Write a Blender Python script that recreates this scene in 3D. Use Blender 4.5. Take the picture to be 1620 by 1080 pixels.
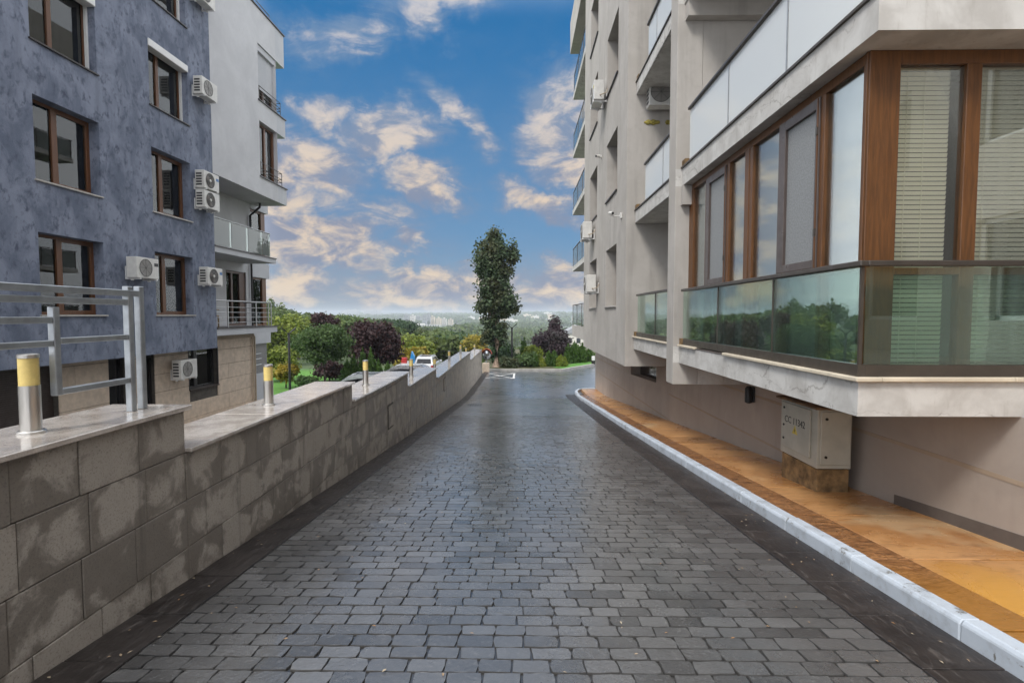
import bpy, bmesh, math, random
import numpy as np
from mathutils import Matrix, Vector

for o in list(bpy.data.objects):
    bpy.data.objects.remove(o)
scene = bpy.context.scene
col = scene.collection
PI = math.pi
R = math.radians

# ------------------------------------------------------------------ camera
cam_d = bpy.data.cameras.new('camera')
cam = bpy.data.objects.new('camera', cam_d)
col.objects.link(cam)
cam.location = (0, 0, 1.6)
cam_d.sensor_width = 36.0
cam_d.lens = 840.0 / 1620.0 * 36.0
cam_d.clip_start = 0.05
cam_d.clip_end = 9000
cam.rotation_euler = (PI / 2 - math.atan(42 / 840.0), 0, math.atan(12 / 840.0))
scene.camera = cam

# ------------------------------------------------------------------ render settings / exposure
scene.render.engine = 'CYCLES'
scene.view_settings.view_transform = 'Standard'
scene.view_settings.look = 'None'
scene.view_settings.gamma = 1.0
scene.view_settings.use_curve_mapping = False
scene.view_settings.exposure = 1.08
cy = scene.cycles
cy.use_denoising = True
cy.max_bounces = 8
cy.diffuse_bounces = 3
cy.glossy_bounces = 4
cy.transparent_max_bounces = 16
cy.volume_bounces = 1
cy.sample_clamp_indirect = 6.0
cy.caustics_reflective = False
cy.caustics_refractive = False

SUN_EL, SUN_AZ = R(48), R(215)      # azimuth measured clockwise from +Y

# ------------------------------------------------------------------ world: Nishita sky with broken cloud
world = bpy.data.worlds.new("World")
scene.world = world
world.use_nodes = True
nt = world.node_tree
nt.nodes.clear()


def N(nt, typ, **kw):
    n = nt.nodes.new(typ)
    for k, v in kw.items():
        if k == 'inp':
            for i, val in v.items():
                n.inputs[i].default_value = val
        else:
            setattr(n, k, v)
    return n


def link(nt, a, ao, b, bi):
    nt.links.new(a.outputs[ao], b.inputs[bi])


def math_n(nt, op, a, b=None, clamp=False):
    n = nt.nodes.new('ShaderNodeMath')
    n.operation = op
    n.use_clamp = clamp
    for i, v in enumerate((a, b)):
        if v is None:
            continue
        if isinstance(v, (int, float)):
            n.inputs[i].default_value = v
        else:
            nt.links.new(v, n.inputs[i])
    return n.outputs[0]


def mixc(nt, fac, a, b, blend='MIX'):
    n = nt.nodes.new('ShaderNodeMix')
    n.data_type = 'RGBA'
    n.blend_type = blend
    n.clamp_factor = True
    for idx, v in ((0, fac), (6, a), (7, b)):
        if isinstance(v, (int, float)):
            n.inputs[idx].default_value = v
        elif isinstance(v, (tuple, list)):
            n.inputs[idx].default_value = (*v[:3], 1)
        else:
            nt.links.new(v, n.inputs[idx])
    return n.outputs[2]


def maprange(nt, v, a, b, c=0.0, d=1.0, smooth=True):
    n = nt.nodes.new('ShaderNodeMapRange')
    n.interpolation_type = 'SMOOTHSTEP' if smooth else 'LINEAR'
    nt.links.new(v, n.inputs[0])
    for i, x in zip((1, 2, 3, 4), (a, b, c, d)):
        n.inputs[i].default_value = x
    return n.outputs[0]


def noise(nt, vec, scale, detail=4, rough=0.55, dist=0.0, out=0):
    n = nt.nodes.new('ShaderNodeTexNoise')
    n.inputs['Scale'].default_value = scale
    n.inputs['Detail'].default_value = detail
    n.inputs['Roughness'].default_value = rough
    n.inputs['Distortion'].default_value = dist
    if vec is not None:
        nt.links.new(vec, n.inputs['Vector'])
    return n.outputs[out]


def mapping(nt, vec, loc=(0, 0, 0), rot=(0, 0, 0), sc=(1, 1, 1), typ='POINT'):
    n = nt.nodes.new('ShaderNodeMapping')
    n.vector_type = typ
    n.inputs['Location'].default_value = loc
    n.inputs['Rotation'].default_value = rot
    n.inputs['Scale'].default_value = sc
    nt.links.new(vec, n.inputs['Vector'])
    return n.outputs[0]


def build_world():
    sky = N(nt, 'ShaderNodeTexSky', sky_type='NISHITA', sun_disc=False)
    sky.sun_elevation = SUN_EL
    sky.sun_rotation = SUN_AZ
    sky.air_density = 1.0
    sky.dust_density = 0.6
    sky.ozone_density = 2.0
    tc = N(nt, 'ShaderNodeTexCoord')
    sep = N(nt, 'ShaderNodeSeparateXYZ')
    link(nt, tc, 'Generated', sep, 0)
    x, y, z = sep.outputs
    az = math_n(nt, 'ARCTAN2', x, y)                       # 0 looks down the street
    hyp = math_n(nt, 'SQRT', math_n(nt, 'ADD', math_n(nt, 'MULTIPLY', x, x), math_n(nt, 'MULTIPLY', y, y)))
    el = math_n(nt, 'ARCTAN2', z, hyp)
    cmb = N(nt, 'ShaderNodeCombineXYZ')
    nt.links.new(az, cmb.inputs[0])
    nt.links.new(el, cmb.inputs[1])
    p0 = cmb.outputs[0]
    # ragged edges: warp the angular coordinates
    w = noise(nt, tc.outputs['Generated'], 9.0, 5, 0.6, 0, 1)
    va = N(nt, 'ShaderNodeVectorMath', operation='SUBTRACT')
    nt.links.new(w, va.inputs[0])
    va.inputs[1].default_value = (0.5, 0.5, 0.5)
    vs = N(nt, 'ShaderNodeVectorMath', operation='SCALE')
    nt.links.new(va.outputs[0], vs.inputs[0])
    vs.inputs['Scale'].default_value = 0.15
    vadd = N(nt, 'ShaderNodeVectorMath', operation='ADD')
    nt.links.new(p0, vadd.inputs[0])
    nt.links.new(vs.outputs[0], vadd.inputs[1])
    p = vadd.outputs[0]
    # cloud banks (azimuth deg, elevation deg, half widths deg, tilt deg, strength)
    blobs = [(-7.0, 30.0, 4.6, 2.2, 8, 1.0), (-17.5, 27.0, 6.5, 1.9, 18, .62), (4.6, 20.2, 3.6, 4.8, -28, 1.0),
             (6.0, 15.8, 2.8, 2.4, -25, .95), (-14.0, 18.4, 4.6, 2.2, 4, 1.1), (-20.0, 19.8, 2.6, 1.6, 0, .8),
             (-20.5, 14.6, 4.2, 2.5, -8, .95), (-10.0, 13.0, 4.6, 1.8, -20, 1.0), (-6.5, 20.0, 4.4, 1.5, -42, .75),
             (-4.0, 17.0, 2.0, 1.8, -60, .6), (-22.5, 7.2, 7.0, 2.8, -10, 1.15), (3.0, 11.7, 4.6, 1.5, -12, 1.0),
             (-11.5, 7.2, 2.6, 1.1, -15, .7), (-27.0, 11.0, 6.0, 6.5, 0, .95), (-8.5, 2.6, 9.0, 2.3, 3, 1.1),
             (5.0, 2.4, 6.0, 2.3, 0, 1.1), (-23.5, 2.6, 4.0, 1.7, 0, .95), (-15.5, 10.0, 8.0, 2.2, -15, .5)]
    acc = None
    for a, e, wx, wy, tilt, s in blobs:
        m = mapping(nt, p, (R(a), R(e), 0), (0, 0, R(tilt)), (R(wx) * 2.1, R(wy) * 2.15, 1), 'TEXTURE')
        ln = N(nt, 'ShaderNodeVectorMath', operation='LENGTH')
        nt.links.new(m, ln.inputs[0])
        v = maprange(nt, ln.outputs['Value'], 1.0, 0.0, 0.0, s)
        acc = v if acc is None else math_n(nt, 'MAXIMUM', acc, v)
    # general broken cloud for the rest of the dome, projected on a cloud deck
    zc = math_n(nt, 'ADD', math_n(nt, 'MAXIMUM', z, 0.0), 0.16)
    deck = N(nt, 'ShaderNodeCombineXYZ')
    nt.links.new(math_n(nt, 'DIVIDE', x, zc), deck.inputs[0])
    nt.links.new(math_n(nt, 'DIVIDE', y, zc), deck.inputs[1])
    gen = noise(nt, deck.outputs[0], 0.9, 7, 0.6, 0.4)
    gen = maprange(nt, gen, 0.38, 0.60, 0.0, 0.95)
    # the banks above describe the stretch of sky down the street; the same kind of broken cloud goes on all round
    # (thickening to the pale overcast that the window panes in the photograph reflect)
    win = maprange(nt, math_n(nt, 'ABSOLUTE', math_n(nt, 'ADD', az, R(9))), R(15), R(27))
    hi = maprange(nt, el, R(28), R(43))
    away = math_n(nt, 'MAXIMUM', win, hi)
    base = acc
    # streaky fine structure eats into the banks from their edges
    st = mapping(nt, p0, (0, 0, 0), (0, 0, R(-24)), (1.0, 2.7, 1))
    fine = noise(nt, st, 8.0, 10, 0.66, 0.9)
    fine2 = noise(nt, mapping(nt, p0, rot=(0, 0, R(-24)), sc=(1.0, 1.9, 1)), 13.0, 8, 0.62, 0.4)
    dens = math_n(nt, 'ADD', math_n(nt, 'MULTIPLY', base, 1.40), math_n(nt, 'MULTIPLY', math_n(nt, 'SUBTRACT', fine, 0.53), 2.0))
    dens = math_n(nt, 'MULTIPLY', maprange(nt, dens, -0.10, 1.30), maprange(nt, base, 0.0, 0.4))
    veil = math_n(nt, 'MULTIPLY', maprange(nt, fine2, 0.42, 0.75), maprange(nt, base, 0.0, 0.55, 0.07, 0.50))
    dens = math_n(nt, 'MINIMUM', math_n(nt, 'MAXIMUM', dens, veil), 0.95)
    # colours
    hs = N(nt, 'ShaderNodeHueSaturation')
    hs.inputs['Saturation'].default_value = 1.3
    hs.inputs['Value'].default_value = 0.56
    link(nt, sky, 0, hs, 'Color')
    grad = mixc(nt, maprange(nt, el, R(0), R(9)), (1.02, 1.38, 1.92), (0.54, 1.24, 2.22))
    grad = mixc(nt, maprange(nt, el, R(8), R(32)), grad, (0.06, 0.78, 1.98))
    skyc = mixc(nt, 0.86, hs.outputs[0], grad)
    warm = maprange(nt, el, R(27), R(9))
    bright = mixc(nt, warm, (3.05, 2.9, 2.9), (3.8, 3.05, 2.3))
    dark = mixc(nt, warm, (1.05, 1.50, 2.2), (1.20, 1.36, 1.85))
    cc = mixc(nt, maprange(nt, fine2, 0.40, 0.62), dark, bright)
    cc = mixc(nt, maprange(nt, dens, 0.25, 0.80), dark, cc)
    final = mixc(nt, dens, skyc, cc)
    over = mixc(nt, gen, (7.4, 7.7, 8.2), (9.2, 9.3, 9.5))
    final = mixc(nt, math_n(nt, 'MULTIPLY', away, 0.93), final, over)
    bg = N(nt, 'ShaderNodeBackground')
    nt.links.new(final, bg.inputs['Color'])
    bg.inputs['Strength'].default_value = 0.10
    out = N(nt, 'ShaderNodeOutputWorld')
    link(nt, bg, 0, out, 0)


build_world()
try:
    world.cycles.sampling_method = 'MANUAL'
    world.cycles.sample_map_resolution = 1024
except Exception:
    pass

sun_d = bpy.data.lights.new('sun', 'SUN')
sun_d.energy = 1.1
sun_d.angle = R(14)
sun_d.color = (1.0, 0.95, 0.88)
sun = bpy.data.objects.new('sun', sun_d)
col.objects.link(sun)
sd = Vector((math.sin(SUN_AZ) * math.cos(SUN_EL), math.cos(SUN_AZ) * math.cos(SUN_EL), math.sin(SUN_EL)))
sun.rotation_euler = sd.to_track_quat('Z', 'Y').to_euler()
sun.location = (0, 0, 40)


# ------------------------------------------------------------------ helpers
def wm(o):
    return (wm(o.parent) if o.parent else Matrix.Identity(4)) @ o.matrix_basis


def tag(o, label=None, cat=None, group=None, kind=None):
    if label: o['label'] = label
    if cat: o['category'] = cat
    if group: o['group'] = group
    if kind: o['kind'] = kind
    return o


def thing(name, label, cat, loc=(0, 0, 0), rz=0.0, group=None):
    o = bpy.data.objects.new(name, None)
    o.empty_display_size = 0.2
    col.objects.link(o)
    o.location = loc
    o.rotation_euler = (0, 0, rz)
    return tag(o, label, cat, group)


def copy_tree(o, parent=None):
    c = o.copy()
    col.objects.link(c)
    c.parent = parent
    for ch in list(o.children):
        copy_tree(ch, c)
    return c


class MB:
    """collects faces in frame T (a Matrix to world; None = parent's own frame)"""
    def __init__(self, T=None):
        self.v, self.f, self.T = [], [], T

    def face(self, pts):
        b = len(self.v)
        self.v += [tuple(p) for p in pts]
        self.f.append(tuple(range(b, b + len(pts))))
        return self

    def poly(self, verts, faces):
        b = len(self.v)
        self.v += [tuple(p) for p in verts]
        self.f += [tuple(i + b for i in f) for f in faces]
        return self

    def box(self, x0, x1, y0, y1, z0, z1):
        x0, x1 = min(x0, x1), max(x0, x1)
        y0, y1 = min(y0, y1), max(y0, y1)
        z0, z1 = min(z0, z1), max(z0, z1)
        v = [(x0, y0, z0), (x1, y0, z0), (x1, y1, z0), (x0, y1, z0), (x0, y0, z1), (x1, y0, z1), (x1, y1, z1), (x0, y1, z1)]
        return self.poly(v, [(0, 3, 2, 1), (4, 5, 6, 7), (0, 1, 5, 4), (1, 2, 6, 5), (2, 3, 7, 6), (3, 0, 4, 7)])

    def hexa(self, v):
        return self.poly(v, [(0, 3, 2, 1), (4, 5, 6, 7), (0, 1, 5, 4), (1, 2, 6, 5), (2, 3, 7, 6), (3, 0, 4, 7)])

    def prism(self, pts, d):
        """extrude polygon pts by vector d"""
        n = len(pts)
        q = [tuple(a + b for a, b in zip(p, d)) for p in pts]
        return self.poly(list(pts) + q, [tuple(range(n))[::-1], tuple(range(n, 2 * n))] +
                         [(i, (i + 1) % n, n + (i + 1) % n, n + i) for i in range(n)])

    def tube(self, path, r, n=8, caps=True):
        rs = r if isinstance(r, (list, tuple)) else [r] * len(path)
        P = [Vector(p) for p in path]
        b = len(self.v)
        for i, p in enumerate(P):
            t = (P[min(i + 1, len(P) - 1)] - P[max(i - 1, 0)]).normalized()
            a = t.cross(Vector((0, 0, 1)))
            if a.length < 0.05:
                a = t.cross(Vector((0, 1, 0)))
            a.normalize()
            c = t.cross(a)
            for k in range(n):
                q = p + (a * math.cos(2 * PI * k / n) + c * math.sin(2 * PI * k / n)) * rs[i]
                self.v.append(tuple(q))
        for i in range(len(P) - 1):
            for k in range(n):
                self.f.append((b + i * n + k, b + i * n + (k + 1) % n, b + (i + 1) * n + (k + 1) % n, b + (i + 1) * n + k))
        if caps:
            self.f.append(tuple(b + k for k in range(n))[::-1])
            self.f.append(tuple(b + (len(P) - 1) * n + k for k in range(n)))
        return self

    def lathe(self, prof, c=(0, 0, 0), n=20):
        b = len(self.v)
        for r, z in prof:
            for k in range(n):
                self.v.append((c[0] + r * math.cos(2 * PI * k / n), c[1] + r * math.sin(2 * PI * k / n), c[2] + z))
        for i in range(len(prof) - 1):
            for k in range(n):
                self.f.append((b + i * n + k, b + i * n + (k + 1) % n, b + (i + 1) * n + (k + 1) % n, b + (i + 1) * n + k))
        self.f.append(tuple(b + k for k in range(n))[::-1])
        self.f.append(tuple(b + (len(prof) - 1) * n + k for k in range(n)))
        return self

    def build(self, name, mat, parent=None, kind=None, bevel=0.0, smooth=False, seg=1, loc=(0, 0, 0)):
        me = bpy.data.meshes.new(name)
        v = self.v
        if self.T is not None and parent is not None:
            M = wm(parent).inverted() @ self.T
            v = [tuple(M @ Vector(p)) for p in v]
        elif self.T is not None:
            v = [tuple(self.T @ Vector(p)) for p in v]
        me.from_pydata(v, [], self.f)
        if bevel > 0 or smooth:
            bm = bmesh.new()
            bm.from_mesh(me)
            if bevel > 0:
                bmesh.ops.bevel(bm, geom=list(bm.edges), offset=bevel, segments=seg, profile=0.5, affect='EDGES', clamp_overlap=True)
            if smooth:
                for f in bm.faces:
                    f.smooth = True
            bm.to_mesh(me)
            bm.free()
            if smooth:
                me.set_sharp_from_angle(angle=R(40))
        me.materials.append(mat)
        o = bpy.data.objects.new(name, me)
        col.objects.link(o)
        o.parent = parent
        o.location = loc
        if kind:
            o['kind'] = kind
        return o


ID = Matrix.Identity(4)


def W():
    return MB(ID)


def np_mesh(name, co, quads, mat, parent=None, kind=None):
    """fast mesh from numpy: co (n,3) world/local coords, quads (m,4)"""
    me = bpy.data.meshes.new(name)
    if parent is not None:
        M = np.array(wm(parent).inverted())
        co = co @ M[:3, :3].T + M[:3, 3]
    me.vertices.add(len(co))
    me.vertices.foreach_set('co', co.astype(np.float32).ravel())
    m, k = quads.shape
    me.loops.add(m * k)
    me.loops.foreach_set('vertex_index', quads.astype(np.int32).ravel())
    me.polygons.add(m)
    me.polygons.foreach_set('loop_start', np.arange(0, m * k, k, dtype=np.int32))
    me.update(calc_edges=True)
    me.materials.append(mat)
    o = bpy.data.objects.new(name, me)
    col.objects.link(o)
    o.parent = parent
    if kind:
        o['kind'] = kind
    return o


# ------------------------------------------------------------------ materials
def new_mat(name):
    m = bpy.data.materials.new(name)
    m.use_nodes = True
    t = m.node_tree
    t.nodes.clear()
    out = t.nodes.new('ShaderNodeOutputMaterial')
    b = t.nodes.new('ShaderNodeBsdfPrincipled')
    t.links.new(b.outputs[0], out.inputs[0])
    return m, t, b, out


def pos(t):
    return t.nodes.new('ShaderNodeNewGeometry').outputs['Position']


def bump(t, b, h, strength=0.3, dist=0.01):
    n = t.nodes.new('ShaderNodeBump')
    n.inputs['Strength'].default_value = strength
    n.inputs['Distance'].default_value = dist
    t.links.new(h, n.inputs['Height'])
    t.links.new(n.outputs[0], b.inputs['Normal'])


def simple(name, c, rough=0.5, metal=0.0, var=0.12, vscale=3.0, bscale=0, bstr=0.2, bdist=0.004, spec=0.5, coat=0.0):
    m, t, b, _ = new_mat(name)
    P = pos(t)
    dark = tuple(x * (1 - var) for x in c)
    lite = tuple(min(1, x * (1 + var)) for x in c)
    n = noise(t, P, vscale, 5, 0.6)
    t.links.new(mixc(t, maprange(t, n, 0.3, 0.7), dark, lite), b.inputs['Base Color'])
    b.inputs['Metallic'].default_value = metal
    b.inputs['Specular IOR Level'].default_value = spec
    b.inputs['Coat Weight'].default_value = coat
    r = maprange(t, noise(t, P, vscale * 2.3, 3), 0.3, 0.7, max(0.02, rough - 0.08), min(1, rough + 0.08))
    t.links.new(r, b.inputs['Roughness'])
    if bscale:
        bump(t, b, noise(t, P, bscale, 4, 0.65), bstr, bdist)
    return m


def stucco(name, cols, scales, bscale=60, bstr=0.35, bdist=0.006, rough=0.85, stain=0.0, stretch=1.0):
    """blotchy render: three tones over two noise scales, fine grain relief, faint vertical run marks"""
    m, t, b, _ = new_mat(name)
    P = pos(t)
    ps = mapping(t, P, sc=(1, 1, stretch))
    n1 = noise(t, ps, scales[0], 7, 0.62, 0.6)
    n2 = noise(t, ps, scales[1], 6, 0.65, 0.3)
    c = mixc(t, maprange(t, n1, 0.32, 0.68), cols[0], cols[1])
    c = mixc(t, maprange(t, n2, 0.48, 0.72), c, cols[2])
    if stain:
        run = noise(t, mapping(t, P, sc=(2.2, 2.2, 0.22)), 1.6, 5, 0.6)
        c = mixc(t, math_n(t, 'MULTIPLY', maprange(t, run, 0.5, 0.75), stain), c, tuple(x * 0.55 for x in cols[0]))
    t.links.new(c, b.inputs['Base Color'])
    b.inputs['Roughness'].default_value = rough
    b.inputs['Specular IOR Level'].default_value = 0.25
    g = noise(t, P, bscale, 3, 0.6)
    h = math_n(t, 'ADD', math_n(t, 'MULTIPLY', g, 0.6), math_n(t, 'MULTIPLY', n2, 0.6))
    bump(t, b, h, bstr, bdist)
    return m


def glass(name, tint=(0.92, 0.96, 0.94), refl=1.0, rough=0.0):
    m = bpy.data.materials.new(name)
    m.use_nodes = True
    t = m.node_tree
    t.nodes.clear()
    out = t.nodes.new('ShaderNodeOutputMaterial')
    tr = t.nodes.new('ShaderNodeBsdfTransparent')
    tr.inputs[0].default_value = (*tint, 1)
    gl = t.nodes.new('ShaderNodeBsdfGlossy')
    gl.inputs['Color'].default_value = (0.95, 0.97, 0.96, 1)
    gl.inputs['Roughness'].default_value = rough
    P = pos(t)
    nb = t.nodes.new('ShaderNodeBump')
    nb.inputs['Strength'].default_value = 0.03
    nb.inputs['Distance'].default_value = 0.02
    t.links.new(noise(t, P, 1.3, 1), nb.inputs['Height'])
    t.links.new(nb.outputs[0], gl.inputs['Normal'])
    fr = t.nodes.new('ShaderNodeFresnel')
    fr.inputs['IOR'].default_value = 1.52
    f = math_n(t, 'MULTIPLY', fr.outputs[0], refl, True)
    mx = t.nodes.new('ShaderNodeMixShader')
    t.links.new(f, mx.inputs[0])
    t.links.new(tr.outputs[0], mx.inputs[1])
    t.links.new(gl.outputs[0], mx.inputs[2])
    t.links.new(mx.outputs[0], out.inputs[0])
    return m


def whitened_glass(name, tint, diffuse_col, refl=1.0, fac=0.45, through=0.4):  # clear glass made paler by a diffuse colour mixed in
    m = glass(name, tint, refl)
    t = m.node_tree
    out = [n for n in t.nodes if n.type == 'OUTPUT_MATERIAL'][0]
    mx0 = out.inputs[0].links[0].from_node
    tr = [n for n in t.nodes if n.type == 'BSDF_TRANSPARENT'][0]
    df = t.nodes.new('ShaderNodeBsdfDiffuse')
    df.inputs[0].default_value = (*diffuse_col, 1)
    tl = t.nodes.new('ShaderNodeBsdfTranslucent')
    tl.inputs[0].default_value = (*diffuse_col, 1)
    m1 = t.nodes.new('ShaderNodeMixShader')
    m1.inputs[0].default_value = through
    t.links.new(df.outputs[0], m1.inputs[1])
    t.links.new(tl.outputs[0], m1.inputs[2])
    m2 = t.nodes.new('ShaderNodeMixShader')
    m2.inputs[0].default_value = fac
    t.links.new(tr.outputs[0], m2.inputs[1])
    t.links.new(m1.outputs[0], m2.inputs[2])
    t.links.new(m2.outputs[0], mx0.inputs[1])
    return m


def wood(name, c0, c1, rough=0.45):
    m, t, b, _ = new_mat(name)
    P = pos(t)
    n = noise(t, mapping(t, P, sc=(14, 14, 1.2)), 3.0, 5, 0.6, 0.5)
    t.links.new(mixc(t, maprange(t, n, 0.3, 0.7), c0, c1), b.inputs['Base Color'])
    b.inputs['Roughness'].default_value = rough
    bump(t, b, n, 0.1, 0.002)
    return m


def foliage(name, cols, rough=0.55, trans=0.25, vscale=0.8):
    m, t, b, out = new_mat(name)
    g = t.nodes.new('ShaderNodeNewGeometry')
    ri = g.outputs['Random Per Island']
    c = mixc(t, ri, cols[0], cols[1])
    n = noise(t, g.outputs['Position'], vscale, 3)
    c = mixc(t, maprange(t, n, 0.42, 0.66), c, cols[2])
    t.links.new(c, b.inputs['Base Color'])
    b.inputs['Roughness'].default_value = rough
    b.inputs['Specular IOR Level'].default_value = 0.3
    tl = t.nodes.new('ShaderNodeBsdfTranslucent')
    t.links.new(c, tl.inputs[0])
    mx = t.nodes.new('ShaderNodeMixShader')
    mx.inputs[0].default_value = trans
    t.links.new(b.outputs[0], mx.inputs[1])
    t.links.new(tl.outputs[0], mx.inputs[2])
    t.links.new(mx.outputs[0], out.inputs[0])
    return m


def mat_paver():
    m, t, b, _ = new_mat('wet_stamped_concrete')
    P = pos(t)
    oi = t.nodes.new('ShaderNodeNewGeometry').outputs['Random Per Island']
    ob = t.nodes.new('ShaderNodeObjectInfo').outputs['Random']
    rnd = math_n(t, 'FRACT', math_n(t, 'ADD', oi, ob))
    n1 = noise(t, P, 1.1, 6, 0.6, 0.3)
    n2 = noise(t, P, 34, 5, 0.7)
    c = mixc(t, rnd, (0.045, 0.045, 0.046), (0.140, 0.139, 0.139))
    c = mixc(t, maprange(t, n1, 0.4, 0.7), c, (0.095, 0.094, 0.094))
    c = mixc(t, math_n(t, 'MULTIPLY', maprange(t, n2, 0.52, 0.75), 0.5), c, (0.21, 0.207, 0.20))
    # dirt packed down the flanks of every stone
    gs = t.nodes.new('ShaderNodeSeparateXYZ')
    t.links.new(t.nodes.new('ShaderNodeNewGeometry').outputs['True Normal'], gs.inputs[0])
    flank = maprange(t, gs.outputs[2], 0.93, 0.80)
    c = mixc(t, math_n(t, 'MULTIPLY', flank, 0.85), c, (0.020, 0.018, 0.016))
    t.links.new(c, b.inputs['Base Color'])
    wet = noise(t, P, 0.7, 5, 0.6, 0.4)
    r = math_n(t, 'ADD', maprange(t, wet, 0.35, 0.65, 0.10, 0.27), math_n(t, 'MULTIPLY', n2, 0.16))
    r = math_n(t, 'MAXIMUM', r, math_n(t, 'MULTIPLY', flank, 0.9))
    t.links.new(r, b.inputs['Roughness'])
    b.inputs['Specular IOR Level'].default_value = 1.0
    t.links.new(math_n(t, 'MULTIPLY', maprange(t, wet, 0.3, 0.6, 0.5, 1.0), maprange(t, flank, 0, 1, 1, 0)), b.inputs['Coat Weight'])
    b.inputs['Coat Roughness'].default_value = 0.19
    h = math_n(t, 'ADD', math_n(t, 'MULTIPLY', n2, 0.55), math_n(t, 'MULTIPLY', noise(t, P, 17, 5, 0.65), 0.9))
    bump(t, b, h, 0.6, 0.007)
    return m


def mat_joint():
    m, t, b, _ = new_mat('road_joint')
    P = pos(t)
    n2 = noise(t, P, 40, 4, 0.7)
    br = t.nodes.new('ShaderNodeTexBrick')
    br.inputs['Scale'].default_value = 1.0
    br.inputs['Brick Width'].default_value = 0.2
    br.inputs['Row Height'].default_value = 0.124
    br.inputs['Mortar Size'].default_value = 0.006
    br.inputs['Mortar Smooth'].default_value = 0.2
    br.inputs['Color1'].default_value = (0.095, 0.096, 0.099, 1)
    br.inputs['Color2'].default_value = (0.135, 0.136, 0.140, 1)
    br.inputs['Mortar'].default_value = (0.022, 0.021, 0.020, 1)
    t.links.new(P, br.inputs['Vector'])
    sepn = t.nodes.new('ShaderNodeSeparateXYZ')
    t.links.new(P, sepn.inputs[0])
    far = maprange(t, sepn.outputs[1], 15.75, 15.85, 0, 1, False)
    c = mixc(t, far, (0.022, 0.020, 0.018), br.outputs['Color'])
    t.links.new(c, b.inputs['Base Color'])
    wet = noise(t, P, 0.7, 5, 0.6, 0.4)
    t.links.new(math_n(t, 'ADD', maprange(t, wet, 0.35, 0.65, 0.18, 0.34), math_n(t, 'MULTIPLY', n2, 0.1)), b.inputs['Roughness'])
    b.inputs['Specular IOR Level'].default_value = 0.8
    b.inputs['Coat Weight'].default_value = 0.9
    b.inputs['Coat Roughness'].default_value = 0.24
    h = math_n(t, 'ADD', math_n(t, 'MULTIPLY', br.outputs['Fac'], -0.9), math_n(t, 'MULTIPLY', noise(t, P, 9, 4), 0.6))
    bump(t, b, h, 0.4, 0.006)
    return m


def mat_edge():
    m, t, b, _ = new_mat('dark_edge_concrete')
    P = pos(t)
    n1 = noise(t, P, 2.2, 6, 0.65, 0.8)
    n2 = noise(t, mapping(t, P, sc=(9, 1.6, 1)), 3.0, 6, 0.7, 1.2)
    c = mixc(t, maprange(t, n1, 0.35, 0.65), (0.016, 0.012, 0.011), (0.036, 0.029, 0.026))
    c = mixc(t, math_n(t, 'MULTIPLY', maprange(t, n2, 0.52, 0.70), 0.7), c, (0.115, 0.098, 0.088))
    t.links.new(c, b.inputs['Base Color'])
    t.links.new(maprange(t, n2, 0.3, 0.7, 0.30, 0.55), b.inputs['Roughness'])
    bump(t, b, math_n(t, 'ADD', math_n(t, 'MULTIPLY', n2, 0.8), noise(t, P, 25, 4, 0.7)), 0.4, 0.006)
    return m


def mat_stone_block():
    """grey andesite blocks, damp and darker along their joints, each block with its own pattern"""
    m, t, b, _ = new_mat('retaining_wall_stone')
    tc = t.nodes.new('ShaderNodeTexCoord')
    P = pos(t)
    s = t.nodes.new('ShaderNodeSeparateXYZ')
    t.links.new(tc.outputs['Generated'], s.inputs[0])
    dy = math_n(t, 'SUBTRACT', 0.5, math_n(t, 'ABSOLUTE', math_n(t, 'SUBTRACT', s.outputs[1], 0.5)))
    dz = math_n(t, 'SUBTRACT', 0.5, math_n(t, 'ABSOLUTE', math_n(t, 'SUBTRACT', s.outputs[2], 0.5)))
    e = math_n(t, 'MINIMUM', dy, dz)
    nb = noise(t, P, 3.6, 6, 0.6, 0.5)
    oi = t.nodes.new('ShaderNodeObjectInfo').outputs['Random']
    e2 = math_n(t, 'ADD', math_n(t, 'MULTIPLY', math_n(t, 'MINIMUM', e, 0.22), 1.1), math_n(t, 'MULTIPLY', math_n(t, 'SUBTRACT', nb, 0.5), 2.0))
    e2 = math_n(t, 'ADD', e2, math_n(t, 'MULTIPLY', math_n(t, 'SUBTRACT', oi, 0.5), 0.34))
    dry = maprange(t, e2, 0.04, 0.30)
    n1 = noise(t, P, 9, 6, 0.7)
    spk = noise(t, P, 75, 4, 0.75)
    damp = mixc(t, n1, (0.185, 0.160, 0.135), (0.280, 0.245, 0.208))
    dryc = mixc(t, n1, (0.400, 0.355, 0.305), (0.530, 0.475, 0.415))
    c = mixc(t, dry, damp, dryc)
    c = mixc(t, math_n(t, 'MULTIPLY', maprange(t, spk, 0.50, 0.70), 0.55), c, (0.085, 0.076, 0.067))
    c = mixc(t, math_n(t, 'MULTIPLY', oi, 0.22), c, (0.16, 0.135, 0.10))
    run = noise(t, mapping(t, P, sc=(3, 3, 0.25)), 2.4, 5, 0.6)
    c = mixc(t, math_n(t, 'MULTIPLY', maprange(t, run, 0.55, 0.75), 0.4), c, (0.085, 0.075, 0.064))
    t.links.new(c, b.inputs['Base Color'])
    t.links.new(maprange(t, dry, 0, 1, 0.5, 0.85), b.inputs['Roughness'])
    bump(t, b, math_n(t, 'ADD', spk, n1), 0.35, 0.004)
    return m


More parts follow.
